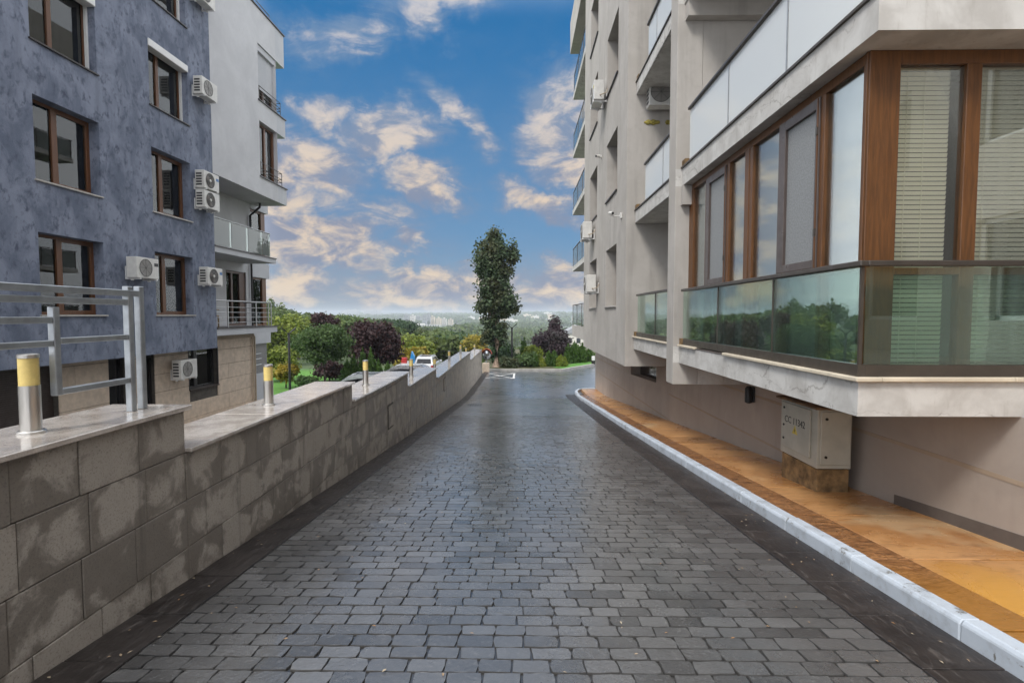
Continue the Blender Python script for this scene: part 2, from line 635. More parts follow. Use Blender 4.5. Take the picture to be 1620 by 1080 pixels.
def mat_cap():
    m, t, b, _ = new_mat('wet_granite_cap')
    P = pos(t)
    n1 = noise(t, P, 5, 6, 0.65, 0.5)
    n2 = noise(t, P, 130, 2)
    c = mixc(t, maprange(t, n1, 0.35, 0.65), (0.44, 0.385, 0.335), (0.62, 0.565, 0.51))
    c = mixc(t, math_n(t, 'MULTIPLY', maprange(t, n2, 0.52, 0.7), 0.4), c, (0.15, 0.12, 0.10))
    t.links.new(c, b.inputs['Base Color'])
    w = noise(t, P, 3, 4, 0.6)
    t.links.new(maprange(t, w, 0.35, 0.65, 0.05, 0.18), b.inputs['Roughness'])
    b.inputs['Specular IOR Level'].default_value = 0.9
    b.inputs['Coat Weight'].default_value = 0.4
    b.inputs['Coat Roughness'].default_value = 0.10
    bump(t, b, noise(t, P, 14, 3), 0.06, 0.004)
    return m


def mat_sidewalk(border=False):
    m, t, b, _ = new_mat('sidewalk_border' if border else 'sidewalk_stamped')
    P = pos(t)
    s = t.nodes.new('ShaderNodeSeparateXYZ')
    t.links.new(P, s.inputs[0])
    n1 = noise(t, P, 1.4, 6, 0.6, 0.6)
    n2 = noise(t, mapping(t, P, rot=(0, 0, R(35)), sc=(1, 3.2, 1)), 4.5, 6, 0.68, 1.0)
    n3 = noise(t, P, 40, 4, 0.7)
    if border:
        c = mixc(t, maprange(t, n2, 0.3, 0.65), (0.17, 0.070, 0.026), (0.42, 0.20, 0.080))
        c = mixc(t, math_n(t, 'MULTIPLY', maprange(t, n3, 0.46, 0.66), 0.7), c, (0.060, 0.030, 0.015))
        c = mixc(t, maprange(t, noise(t, mapping(t, P, rot=(0, 0, R(-30)), sc=(1, 4, 1)), 6.0, 6, 0.7, 1.5), 0.50, 0.64), c, (0.085, 0.040, 0.018))
    else:
        c = mixc(t, maprange(t, n1, 0.35, 0.66), (0.44, 0.205, 0.070), (0.57, 0.31, 0.130))
        c = mixc(t, math_n(t, 'MULTIPLY', maprange(t, n2, 0.48, 0.70), 0.75), c, (0.25, 0.115, 0.045))
        c = mixc(t, math_n(t, 'MULTIPLY', maprange(t, n3, 0.55, 0.75), 0.4), c, (0.22, 0.12, 0.06))
        c = mixc(t, math_n(t, 'MULTIPLY', maprange(t, noise(t, P, 0.9, 4, 0.6), 0.56, 0.68), 0.6), c, (0.62, 0.44, 0.25))
    # stronger yellow pigment in the last bays next to the entrance
    yel = maprange(t, math_n(t, 'ADD', s.outputs[1], math_n(t, 'MULTIPLY', math_n(t, 'SUBTRACT', n1, 0.5), 1.6)), 4.15, 3.2)
    c = mixc(t, math_n(t, 'MULTIPLY', yel, 0.72), c, (0.66, 0.33, 0.040) if not border else (0.36, 0.16, 0.022))
    t.links.new(c, b.inputs['Base Color'])
    t.links.new(maprange(t, n1, 0.3, 0.7, 0.20, 0.42), b.inputs['Roughness'])
    bump(t, b, math_n(t, 'ADD', n2, math_n(t, 'MULTIPLY', n3, 0.4)), 0.45 if border else 0.3, 0.010 if border else 0.006)
    return m


def mat_kerb():
    m, t, b, _ = new_mat('painted_kerb')
    P = pos(t)
    n1 = noise(t, P, 7, 6, 0.7, 0.5)
    n2 = noise(t, P, 28, 5, 0.7)
    chip = maprange(t, math_n(t, 'ADD', n1, math_n(t, 'MULTIPLY', n2, 0.5)), 0.87, 0.93)
    c = mixc(t, n2, (0.46, 0.52, 0.59), (0.56, 0.61, 0.67))
    c = mixc(t, math_n(t, 'MULTIPLY', maprange(t, noise(t, P, 3.5, 6, 0.72), 0.46, 0.68), 0.7), c, (0.30, 0.32, 0.34))
    c = mixc(t, math_n(t, 'MULTIPLY', chip, 0.9), c, (0.16, 0.15, 0.13))
    t.links.new(c, b.inputs['Base Color'])
    b.inputs['Roughness'].default_value = 0.55
    bump(t, b, n2, 0.3, 0.004)
    return m


def mat_concrete_slab():
    """painted concrete with weathered, mossy upper edge and hairline cracks"""
    m, t, b, _ = new_mat('balcony_concrete')
    P = pos(t)
    n1 = noise(t, P, 3.0, 6, 0.62, 0.4)
    n2 = noise(t, P, 45, 4, 0.65)
    c = mixc(t, maprange(t, n1, 0.34, 0.66), (0.47, 0.455, 0.43), (0.61, 0.60, 0.575))
    vor = t.nodes.new('ShaderNodeTexVoronoi')
    vor.feature = 'DISTANCE_TO_EDGE'
    vor.inputs['Scale'].default_value = 0.9
    wv = N(t, 'ShaderNodeVectorMath', operation='ADD')
    t.links.new(P, wv.inputs[0])
    ns = N(t, 'ShaderNodeVectorMath', operation='SCALE')
    t.links.new(noise(t, P, 4, 4, 0.6, 0, 1), ns.inputs[0])
    ns.inputs['Scale'].default_value = 0.35
    t.links.new(ns.outputs[0], wv.inputs[1])
    t.links.new(mapping(t, wv.outputs[0], sc=(.35, .35, 3.2)), vor.inputs['Vector'])
    crack = maprange(t, vor.outputs[0], 0.010, 0.0)
    c = mixc(t, math_n(t, 'MULTIPLY', crack, 0.5), c, (0.17, 0.15, 0.13))
    run = noise(t, mapping(t, P, sc=(5, 5, 0.8)), 2.4, 6, 0.7)
    c = mixc(t, math_n(t, 'MULTIPLY', maprange(t, run, 0.54, 0.74), 0.5), c, (0.27, 0.245, 0.21))
    t.links.new(c, b.inputs['Base Color'])
    b.inputs['Roughness'].default_value = 0.85
    bump(t, b, n2, 0.3, 0.004)
    return m


def mat_blind(name, c):
    m, t, b, out = new_mat(name)
    b.inputs['Base Color'].default_value = (*c, 1)
    b.inputs['Roughness'].default_value = 0.4
    return m


M = {}
M['blue'] = stucco('blue_grey_render', [(0.125, 0.148, 0.205), (0.238, 0.268, 0.345), (0.080, 0.095, 0.138)], (1.6, 6.5), 45, 0.6, 0.010, 0.8, 0.25, 0.7)
M['white_render'] = stucco('pale_grey_render', [(0.50, 0.505, 0.525), (0.58, 0.585, 0.605), (0.53, 0.535, 0.55)], (0.8, 6.0), 40, 0.4, 0.006, 0.85)
M['band_render'] = stucco('light_grey_band_render', [(0.46, 0.475, 0.505), (0.53, 0.54, 0.565), (0.49, 0.50, 0.52)], (0.8, 6.0), 40, 0.3, 0.005, 0.8)
M['grey_render'] = stucco('warm_grey_render', [(0.41, 0.385, 0.355), (0.48, 0.455, 0.425), (0.425, 0.40, 0.37)], (0.9, 5.0), 70, 0.4, 0.006, 0.9, 0.35)
M['plinth'] = stucco('plinth_render', [(0.37, 0.325, 0.288), (0.44, 0.39, 0.35), (0.39, 0.342, 0.305)], (0.7, 3.0), 120, 0.5, 0.006, 0.9, 0.2)
M['plinth_band'] = stucco('plinth_joint_band', [(0.36, 0.29, 0.22), (0.41, 0.335, 0.26), (0.34, 0.275, 0.21)], (1.0, 4.0), 90, 0.3, 0.004, 0.9)
M['plinth_base'] = stucco('plinth_damp_base', [(0.115, 0.098, 0.088), (0.155, 0.132, 0.118), (0.10, 0.085, 0.075)], (1.0, 4.0), 90, 0.3, 0.004, 0.9)
M['slab'] = mat_concrete_slab()
M['soffit'] = stucco('soffit_render', [(0.43, 0.40, 0.36), (0.48, 0.45, 0.41), (0.44, 0.41, 0.37)], (1.0, 5.0), 60, 0.25, 0.004, 0.9)
M['marble'] = simple('cream_marble', (0.66, 0.58, 0.45), 0.4, 0, 0.12, 5, 30, 0.15, 0.003)
M['sillstone'] = simple('grey_stone_sill', (0.42, 0.40, 0.37), 0.5, 0, 0.12, 6)
M['darksill'] = simple('dark_metal_sill', (0.035, 0.028, 0.026), 0.4, 0, 0.1, 4)
M['wood'] = wood('brown_window_frame', (0.090, 0.036, 0.010), (0.150, 0.061, 0.017))
M['wood_orange'] = wood('orange_brown_window_frame', (0.090, 0.034, 0.011), (0.145, 0.056, 0.018))
M['wood_dark'] = wood('dark_brown_window_frame', (0.060, 0.026, 0.016), (0.10, 0.045, 0.026))
M['sash'] = simple('brown_grey_sash', (0.085, 0.066, 0.060), 0.35, 0, 0.1, 4)
M['rail_dark'] = simple('bronze_handrail', (0.085, 0.072, 0.062), 0.35, 0.5, 0.1, 5)
M['profile'] = simple('dark_rail_profile', (0.075, 0.062, 0.050), 0.4, 0.3, 0.12, 5)
M['glass'] = glass('window_glass', (0.92, 0.95, 0.93), 1.35)
M['bay_glass'] = glass('bay_glass', (0.94, 0.96, 0.96), 0.6)
M['rail_glass'] = whitened_glass('green_railing_glass', (0.85, 0.96, 0.91), (0.55, 0.68, 0.61), 0.75, 0.05)
M['pale_glass'] = whitened_glass('pale_railing_glass', (0.86, 0.92, 0.90), (0.72, 0.78, 0.76), 1.0, 0.35)  # pale diffuse tone mixed into the panes
M['sky_white_glass'] = whitened_glass('sky_white_railing_glass', (0.88, 0.93, 0.91), (0.86, 0.89, 0.90), 0.5, 0.78, 0.08)  # white diffuse stands in for pale sky reflected in the upper railing
M['blind'] = mat_blind('white_blind', (0.86, 0.88, 0.88))
M['blind_cream'] = mat_blind('cream_blind', (0.90, 0.84, 0.64))
M['curtain'] = simple('white_curtain', (0.80, 0.81, 0.78), 0.9, 0, 0.1, 6)
M['curtain_grey'] = simple('grey_net_curtain', (0.24, 0.25, 0.26), 0.9, 0, 0.35, 26)
M['screen'] = simple('grey_insect_screen', (0.25, 0.26, 0.265), 0.6, 0, 0.16, 60)
M['interior'] = simple('dark_interior', (0.055, 0.048, 0.042), 0.9, 0, 0.2, 1)
M['shutter'] = simple('brown_roller_shutter', (0.040, 0.027, 0.022), 0.55, 0, 0.1, 4)
M['shutter_grey'] = simple('grey_roller_shutter', (0.20, 0.195, 0.195), 0.5, 0, 0.06, 4)
M['white_plastic'] = simple('white_plastic', (0.70, 0.70, 0.69), 0.4, 0, 0.05, 5)
M['ac_white'] = simple('ac_casing_white', (0.62, 0.61, 0.58), 0.4, 0, 0.08, 7)
M['ac_dark'] = simple('ac_dark_grille', (0.035, 0.035, 0.036), 0.5, 0, 0.1, 8)
M['ac_grey'] = simple('ac_fan_guard', (0.25, 0.24, 0.225), 0.45, 0, 0.1, 8)
M['ac_fan'] = simple('ac_fan_blade', (0.13, 0.10, 0.085), 0.4, 0, 0.1, 8)
M['ac_blue'] = simple('ac_blue_label', (0.05, 0.16, 0.36), 0.4)
M['yellow_label'] = simple('yellow_sticker', (0.55, 0.44, 0.08), 0.5)
M['steel'] = simple('brushed_steel', (0.55, 0.53, 0.50), 0.36, 1.0, 0.05, 3)
M['galv'] = simple('galvanised_steel', (0.36, 0.385, 0.41), 0.42, 0.75, 0.15, 9, 30, 0.1, 0.002)
M['rail_steel'] = simple('balcony_steel', (0.42, 0.42, 0.42), 0.35, 0.8, 0.1, 5)
M['lamp_yellow'] = simple('yellow_lamp_diffuser', (0.72, 0.56, 0.20), 0.35, 0, 0.08, 20)
M['stone_block'] = mat_stone_block()
M['mortar'] = simple('dark_wall_joint', (0.075, 0.066, 0.056), 0.9, 0, 0.2, 6)
M['cap'] = mat_cap()
M['paver'] = mat_paver()
M['joint'] = mat_joint()
M['edge'] = mat_edge()
M['sidewalk'] = mat_sidewalk()
M['sidewalk_border'] = mat_sidewalk(True)
M['kerb'] = mat_kerb()
M['kerb_plain'] = simple('concrete_kerb', (0.36, 0.35, 0.33), 0.7, 0, 0.15, 3)
M['road_paint'] = simple('white_road_paint', (0.62, 0.62, 0.60), 0.6, 0, 0.25, 6)
M['travertine'] = simple('travertine_cladding', (0.54, 0.44, 0.345), 0.65, 0, 0.13, 6, 22, 0.2, 0.004)
M['cabinet'] = simple('cabinet_grey_green', (0.43, 0.42, 0.36), 0.5, 0, 0.10, 3.5, 60, 0.05, 0.002)
M['cabinet_roof'] = simple('cabinet_rusty_roof', (0.17, 0.105, 0.055), 0.8, 0, 0.4, 9)
M['rust'] = simple('rusty_flaking_plinth', (0.20, 0.125, 0.055), 0.85, 0, 0.55, 7, 25, 0.5, 0.01)
M['black'] = simple('black_paint', (0.012, 0.012, 0.012), 0.45, 0, 0.1, 4)
M['pipe_dark'] = simple('dark_brown_pipe', (0.018, 0.015, 0.016), 0.35)
M['pipe_beige'] = simple('beige_pipe', (0.40, 0.33, 0.24), 0.5)
M['bark'] = simple('tree_bark', (0.34, 0.25, 0.19), 0.9, 0, 0.3, 5, 14, 0.6, 0.03)
M['bark_dark'] = simple('dark_bark', (0.06, 0.045, 0.035), 0.9, 0, 0.4, 5, 14, 0.6, 0.03)
M['leaf_main'] = foliage('leaf_dark_green', [(0.024, 0.052, 0.022), (0.105, 0.150, 0.075), (0.070, 0.075, 0.032)])
M['leaf_round'] = foliage('leaf_fresh_green', [(0.050, 0.095, 0.028), (0.105, 0.165, 0.050), (0.060, 0.110, 0.034)])
M['leaf_purple'] = foliage('leaf_purple', [(0.030, 0.014, 0.016), (0.070, 0.032, 0.034), (0.045, 0.022, 0.022)])
M['leaf_purple_grey'] = foliage('leaf_purple_grey', [(0.050, 0.032, 0.040), (0.100, 0.070, 0.080), (0.060, 0.055, 0.050)])
M['leaf_thuja'] = foliage('leaf_thuja', [(0.036, 0.085, 0.014), (0.095, 0.175, 0.030), (0.050, 0.105, 0.016)])
M['leaf_yellow'] = foliage('leaf_yellow', [(0.24, 0.20, 0.025), (0.40, 0.30, 0.035), (0.20, 0.19, 0.03)])
M['leaf_lime'] = foliage('leaf_lime', [(0.12, 0.17, 0.020), (0.25, 0.28, 0.040), (0.15, 0.20, 0.025)])
M['leaf_pine'] = foliage('leaf_pine', [(0.022, 0.052, 0.020), (0.055, 0.105, 0.040), (0.035, 0.072, 0.024)])
M['leaf_forest'] = foliage('leaf_forest', [(0.048, 0.098, 0.026), (0.145, 0.195, 0.052), (0.085, 0.110, 0.030)], vscale=0.06)
M['lawn'] = simple('lawn', (0.075, 0.21, 0.022), 0.9, 0, 0.3, 3, 60, 0.6, 0.03)
M['soil'] = simple('soil_and_ground_cover', (0.075, 0.075, 0.035), 0.95, 0, 0.45, 1.5, 20, 0.5, 0.03)
M['asphalt'] = simple('asphalt', (0.055, 0.055, 0.056), 0.6, 0, 0.2, 2, 60, 0.3, 0.004)
M['car_white'] = simple('car_silver_white', (0.62, 0.63, 0.65), 0.28, 0.1, 0.03, 2, coat=0.6)
M['car_dark'] = simple('car_dark_blue', (0.06, 0.075, 0.13), 0.25, 0.2, 0.05, 2, coat=0.7)
M['car_grey'] = simple('car_grey', (0.30, 0.30, 0.31), 0.28, 0.3, 0.04, 2, coat=0.6)
M['car_glass'] = simple('car_glass', (0.012, 0.013, 0.016), 0.06)
M['tyre'] = simple('tyre', (0.02, 0.02, 0.02), 0.8)
M['red_light'] = simple('red_lamp', (0.45, 0.02, 0.02), 0.3)
M['red'] = simple('red_plastic', (0.50, 0.05, 0.05), 0.4)
M['orange'] = simple('orange_plastic', (0.60, 0.20, 0.04), 0.4)
M['bright_blue'] = simple('blue_plastic', (0.03, 0.24, 0.55), 0.35)
M['mirror'] = simple('mirror_face', (0.55, 0.58, 0.60), 0.08, 1.0, 0.03)
M['foam'] = simple('yellow_foam', (0.30, 0.25, 0.055), 0.9, 0, 0.4, 25, 40, 0.6, 0.01)
M['far_a'] = simple('far_facade_cream', (0.66, 0.56, 0.43), 0.8, 0, 0.08, 0.02)
M['far_b'] = simple('far_facade_grey', (0.30, 0.31, 0.33), 0.8, 0, 0.08, 0.02)
M['far_c'] = simple('far_facade_white', (0.70, 0.67, 0.62), 0.8, 0, 0.08, 0.02)
M['far_win'] = simple('far_window', (0.03, 0.035, 0.045), 0.3)
M['chair_wood'] = wood('cane_wood', (0.22, 0.15, 0.07), (0.32, 0.23, 0.12))

rng = random.Random(7)
nrg = np.random.default_rng(11)

GY = [-40, -5, 0, 13, 23, 37, 60]
GZ = [3.6, 0.45, 0, -1.18, -2.02, -2.32, -2.40]


def g(y):
    return float(np.interp(y, GY, GZ))

# ------------------------------------------------------------------ terrain
_LY = [-40, 18, 24, 28, 34, 50, 80, 120, 200, 350, 700, 1200, 1700, 2300, 2800, 3250]
_LZ = [-1.95, -1.95, -2.6, -3.15, -3.4, -3.5, -6.0, -10, -15, -20, -25, -24, -13, -2, 1.5, 3.0]


def terrain_z(x, y):
    z = float(np.interp(y, _LY, _LZ))
    if y > 50:
        k = min(1.0, (y - 50) / 80.0)
        z += min(10.0, 0.15 * max(0.0, -x - 12)) * k * (1.0 if y < 500 else max(0.0, 1 - (y - 500) / 900.0))
    if y > 90:
        z += 1.1 * math.sin(x * 0.021 + 1.3) * math.sin(y * 0.013) + (4.0 * math.sin(x * 0.0042 + .6) + 2.0 * math.sin(x * .011)) * min(1, y / 2200.0) ** 2
    if x > -2.93 and y < 46:
        z = min(z, g(y) - 0.9)
    elif y < 46 and x < -2.93:
        pass
    return z


def build_terrain():
    xs = [-3200, -2400, -1700, -1200, -850, -600, -420, -300, -220, -160, -120, -90, -70, -54, -42, -32, -25, -20, -16, -12, -9, -6, -4.2,
          -2.95, -2.90, 2, 7, 12, 18, 26, 36, 50, 70, 95, 130, 180, 250, 350, 500, 700, 1000, 1400, 2000, 2600, 3200]
    ys = [-45, -20, 0, 10, 18, 21, 24, 28, 31, 34, 38, 42, 45.9, 46.1, 50, 56, 64, 72, 82, 95, 110, 130, 160, 200, 260, 350, 480, 650, 850, 1050, 1200,
          1400, 1600, 1850, 2100, 2350, 2600, 2850, 3050, 3250]
    v = [(x, y, terrain_z(x, y)) for y in ys for x in xs]
    n = len(xs)
    f = [(j * n + i, j * n + i + 1, (j + 1) * n + i + 1, (j + 1) * n + i) for j in range(len(ys) - 1) for i in range(n - 1)]
    mb = MB(ID)
    mb.poly(v, f)
    m, t, b, _ = new_mat('terrain_green')
    P = pos(t)
    s = t.nodes.new('ShaderNodeSeparateXYZ')
    t.links.new(P, s.inputs[0])
    n1 = noise(t, P, 0.03, 7, 0.65, 0.6)
    c = mixc(t, maprange(t, n1, 0.35, 0.65), (0.040, 0.070, 0.022), (0.085, 0.115, 0.040))
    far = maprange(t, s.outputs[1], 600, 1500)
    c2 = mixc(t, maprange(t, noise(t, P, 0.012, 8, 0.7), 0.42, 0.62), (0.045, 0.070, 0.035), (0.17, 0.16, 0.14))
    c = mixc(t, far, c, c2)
    near = maprange(t, s.outputs[1], 52, 46)
    lawn = mixc(t, maprange(t, noise(t, P, 2.0, 6, 0.7), 0.35, 0.7), (0.055, 0.17, 0.018), (0.11, 0.26, 0.030))
    yard = maprange(t, s.outputs[1], 27.2, 26.6)
    lawn = mixc(t, yard, lawn, mixc(t, noise(t, P, 3.0, 5, 0.65), (0.16, 0.155, 0.145), (0.25, 0.24, 0.225)))
    c = mixc(t, near, c, lawn)
    t.links.new(c, b.inputs['Base Color'])
    b.inputs['Roughness'].default_value = 0.95
    bump(t, b, noise(t, P, 40, 4, 0.7), 0.6, 0.03)
    o = mb.build('terrain', m, kind='structure')
    return o


build_terrain()


# ------------------------------------------------------------------ road with stamped stones
def road():
    ys = [-40, -20, -5, 0, 3, 6, 9.5, 13, 16, 19.5, 23, 24.4, 26, 28, 30, 33, 37.0]
    mb = W()
    for a, c in zip(ys[:-1], ys[1:]):
        x1 = 2.53 if c <= 24.5 else 16.0
        mb.face([(-2.42, a, g(a)), (x1, a, g(a)), (x1, c, g(c)), (-2.42, c, g(c))])
    # the road bends away to the right past the end of the building
    mb.face([(3.0, 37.0, g(37)), (16, 37.0, g(37)), (16, 47, g(47)), (7.2, 43.5, g(43.5)), (5.4, 40.7, g(40.7))])
    rd = mb.build('road', M['joint'], kind='structure')
    # shared stone variants
    variants = []
    for k in range(14):
        L, D = rng.uniform(.165, .245), .117
        variants.append((L, D + .002))

    def stone_geo(L, D, r):
        """irregular pillow: outline of 12 points, bottom, shoulder, top"""
        hx, hy = L / 2, D / 2
        base = [(-1, -1), (-.45, -1.0), (0.1, -1), (.55, -1.0), (1, -1), (1.0, 0), (1, 1), (.5, 1.0), (0, 1), (-.5, 1.0), (-1, 1), (-1.0, 0)]
        pts = []
        for i, (a, c) in enumerate(base):
            cr = r.uniform(.002, .006) if i in (0, 4, 6, 10) else 0
            pts.append((a * (hx - cr) + r.uniform(-.0075, .005), c * (hy - cr * .6) + r.uniform(-.0042, .0024)))
        h = .0085 + r.uniform(-.0015, .002)
        tx, ty = r.uniform(-.010, .010), r.uniform(-.014, .014)
        n = len(pts)
        v = [(x, y, -.004) for x, y in pts]
        v += [(x * .992, y * .985, h * .6 + tx * x + ty * y) for x, y in pts]
        v += [(x * .972, y * .95, h + tx * x + ty * y + r.uniform(-.0008, .0008)) for x, y in pts]
        f = [tuple(range(2 * n, 3 * n))]
        for q in (0, 1):
            f += [(q * n + i, q * n + (i + 1) % n, (q + 1) * n + (i + 1) % n, (q + 1) * n + i) for i in range(n)]
        return v, f

    metas = []
    for L, D in variants:
        for q in range(3):
            v, f = stone_geo(L, D, rng)
            me = bpy.data.meshes.new('paver')
            me.from_pydata(v, [], f)
            me.materials.append(M['paver'])
            metas.append((L, me))
    y = 2.02
    row = 0
    rest = W()
    count = 0
    placed = []
    while y < 15.8:
        pitch = .124 * rng.uniform(.95, 1.05)
        yc = y + pitch / 2
        x = -2.075 + (0 if row % 2 else -0.0)
        first = True
        slope = (g(yc + .3) - g(yc - .3)) / .6
        while x < 2.07:
            L, me = rng.choice(metas)
            if first:
                L2 = L * (0.55 if row % 2 else 1.0)
                first = False
            else:
                L2 = L
            L2 = min(L2, 2.085 - x)
            if 2.085 - (x + L2) < .09:
                L2 = 2.085 - x
            placed.append((x + L2 / 2, yc, L2 / L, pitch / .124, me, slope, row))
            x += L2 + .0045
        y += pitch
        row += 1
    vis = [p for p in placed if abs(p[0]) < p[1] * .98 + .1 and p[1] > 2.45]
    near = set(id(p) for p in vis[:300])
    for p in placed:
        x, yc, sx, sy, me, sl, row = p
        if id(p) in near:
            o = bpy.data.objects.new('paver', me)
            col.objects.link(o)
            o.parent = rd
            o.location = (x, yc, g(yc) + .001)
            o.rotation_euler = (math.atan(sl), 0, rng.uniform(-.012, .012))
            o.scale = (sx, sy, 1)
        else:
            b = [v.co for v in me.vertices]
            rest.poly([(x + v[0] * sx, yc + v[1] * sy, g(yc) + .001 + v[2] + sl * v[1] * sy) for v in b],
                      [tuple(q.vertices) for q in me.polygons])
    rest.build('paver_field', M['paver'], rd, kind='stuff')
    # dark smooth bands along both sides, cast in bays
    for x0, x1 in ((-2.425, -2.095), (2.10, 2.525)):
        ya = -3.0
        while ya < (36.4 if x0 < 0 else 24.0):
            Lb = rng.uniform(.52, .62) if ya < 12 else 2.4
            yb = min(ya + Lb, 36.6 if x0 < 0 else 24.2)
            j = .0025
            mb = W()
            a, c = ya + j, yb - j
            za, zc = g(a), g(c)
            dz = rng.uniform(.008, .013)
            mb.hexa([(x0, a, za - .03), (x1, a, za - .03), (x1, c, zc - .03), (x0, c, zc - .03),
                     (x0, a, za + dz), (x1, a, za + dz), (x1, c, zc + dz), (x0, c, zc + dz)])
            mb.build('edge_slab', M['edge'], rd, bevel=.004)
            ya = yb
    # painted no-parking box
    mb = W()

    def strip(p, q, w):
        a = Vector((p[0], p[1], 0)); b2 = Vector((q[0], q[1], 0))
        n = (b2 - a).cross(Vector((0, 0, 1))).normalized() * w / 2
        K = 6
        for k in range(K):
            s, e = a.lerp(b2, k / K), a.lerp(b2, (k + 1) / K)
            mb.face([(s.x - n.x, s.y - n.y, g(s.y) + .016), (s.x + n.x, s.y + n.y, g(s.y) + .016),
                     (e.x + n.x, e.y + n.y, g(e.y) + .016), (e.x - n.x, e.y - n.y, g(e.y) + .016)])
    strip((-2.0, 31.6), (-.35, 31.6), .13)
    strip((-2.0, 35.0), (-.35, 35.0), .13)
    strip((-.35, 31.5), (-.35, 35.1), .13)
    strip((-2.05, 31.7), (-.4, 34.9), .12)
    strip((-2.05, 34.9), (-.4, 31.7), .12)
    mb.f = [f if (Vector(mb.v[f[1]]) - Vector(mb.v[f[0]])).cross(Vector(mb.v[f[2]]) - Vector(mb.v[f[1]])).z > 0 else f[::-1] for f in mb.f]
    mb.build('road_marking', M['road_paint'], rd)
    # drain grate
    mb = W()
    for k in range(6):
        mb.box(-1.9 + k * .09, -1.9 + k * .09 + .05, 19.0, 19.5, g(19.25) + .004, g(19.25) + .018)
    mb.build('drain_grate', M['black'], rd)
    return rd


rd = road()


def litter():
    r = random.Random(41)
    mb = W()
    for _ in range(170):
        y = 2.3 + 9 * r.random() ** 1.6
        x = r.uniform(-2.35, 2.5)
        if r.random() < .3:
            x = r.choice([r.uniform(-2.4, -2.1), r.uniform(2.2, 2.5)])
        z = g(y) + .016
        a = r.uniform(0, PI)
        l, w = r.uniform(.006, .016), r.uniform(.003, .008)
        c, sn = math.cos(a), math.sin(a)
        mb.face([(x - l * c, y - l * sn, z), (x + w * sn, y - w * c, z + .003), (x + l * c, y + l * sn, z + .002), (x - w * sn, y + w * c, z + .004)])
    m, t, b, _ = new_mat('leaf_litter')
    ri = t.nodes.new('ShaderNodeNewGeometry').outputs['Random Per Island']
    t.links.new(mixc(t, ri, (0.42, 0.36, 0.26), (0.25, 0.12, 0.04)), b.inputs['Base Color'])
    mb.build('leaf_litter', m, kind='stuff')


litter()


# ------------------------------------------------------------------ sidewalk and kerb
def plinth_x(y):
    return 4.03 - 0.0145 * (y - 2.0)


def sidewalk():
    sw = W()
    seg_gap = .0065
    seg = [-8, -5, 0, 13, 23, 25.2]
    for a, c in zip(seg[:-1], seg[1:]):
        sw.face([(2.62, a, g(a) - .02), (plinth_x(a) - .01, a, g(a) - .02), (plinth_x(c) - .01, c, g(c) - .02), (2.62, c, g(c) - .02)])
    s = sw.build('sidewalk', M['edge'], kind='structure')
    y = -3.0
    while y < 25.3:
        L = rng.uniform(1.05, 1.25)
        a, c = y + seg_gap, min(y + L, 25.55) - seg_gap
        for name, x0, x1, mt in (('sidewalk_border', 2.655, 2.955, 'sidewalk_border'), ('sidewalk_slab', 2.962, None, 'sidewalk')):
            mb = W()
            xa, xc = (x1, x1) if x1 else (plinth_x(a) - .004, plinth_x(c) - .004)
            if c > 26.0 and not x1:
                pass
            za, zc = g(a), g(c)
            dz = .112 + rng.uniform(-.003, .003)
            mb.hexa([(x0, a, za - .05), (xa, a, za - .05), (xc, c, zc - .05), (x0, c, zc - .05),
                     (x0, a, za + dz), (xa, a, za + dz), (xc, c, zc + dz), (x0, c, zc + dz)])
            if x1 and c > 24.4:
                continue
            mb.build(name, M[mt], s, bevel=.003)
        y += L
    # kerb stones, running straight and then round the nose to the building corner
    kb = W()
    for a, c in zip(seg[:-1], seg[1:]):
        kb.face([(2.55, a, g(a) - .03), (2.62, a, g(a) - .03), (2.62, c, g(c) - .03), (2.55, c, g(c) - .03)])
    k = kb.build('kerb', M['kerb_plain'], kind='structure')
    path = [(2.59, -3.0 + i * 1.0) for i in range(28)]
    path = [p for p in path if p[1] <= 23.1] + [(2.595, 23.9), (2.64, 24.7), (2.80, 25.3), (3.08, 25.65), (3.4, 25.78), (3.75, 25.82)]
    for p, q in zip(path[:-1], path[1:]):
        a, c = Vector((*p, 0)), Vector((*q, 0))
        d = (c - a).normalized()
        n = Vector((d.y, -d.x, 0)) * .06
        a = a + d * .003
        c = c - d * .003
        top = .128 + rng.uniform(-.004, .004)
        sh = rng.uniform(-.004, .004)
        mb = W()
        v = []
        for zz, w in ((-.06, 1.0), (top - .025, 1.0), (top, .72)):
            for e in (a, c):
                for sgn in (-1, 1):
                    ww = w if sgn < 0 else 1.0
                    v.append((e.x + sgn * n.x * ww + sh, e.y + sgn * n.y * ww, g(e.y) + zz))
        # rows: each level a-,a+,c-,c+
        f = []
        for l in (0, 1):
            o = l * 4
            f += [(o, o + 1, o + 5, o + 4), (o + 1, o + 3, o + 7, o + 5), (o + 3, o + 2, o + 6, o + 7), (o + 2, o, o + 4, o + 6)]
        f += [(8, 9, 11, 10)]
        mb.poly(v, f)
        me = mb.build('kerb_stone', M['kerb'], k, bevel=.006)
        bm = bmesh.new(); bm.from_mesh(me.data); bmesh.ops.recalc_face_normals(bm, faces=bm.faces); bm.to_mesh(me.data); bm.free()
    return s


sidewalk()


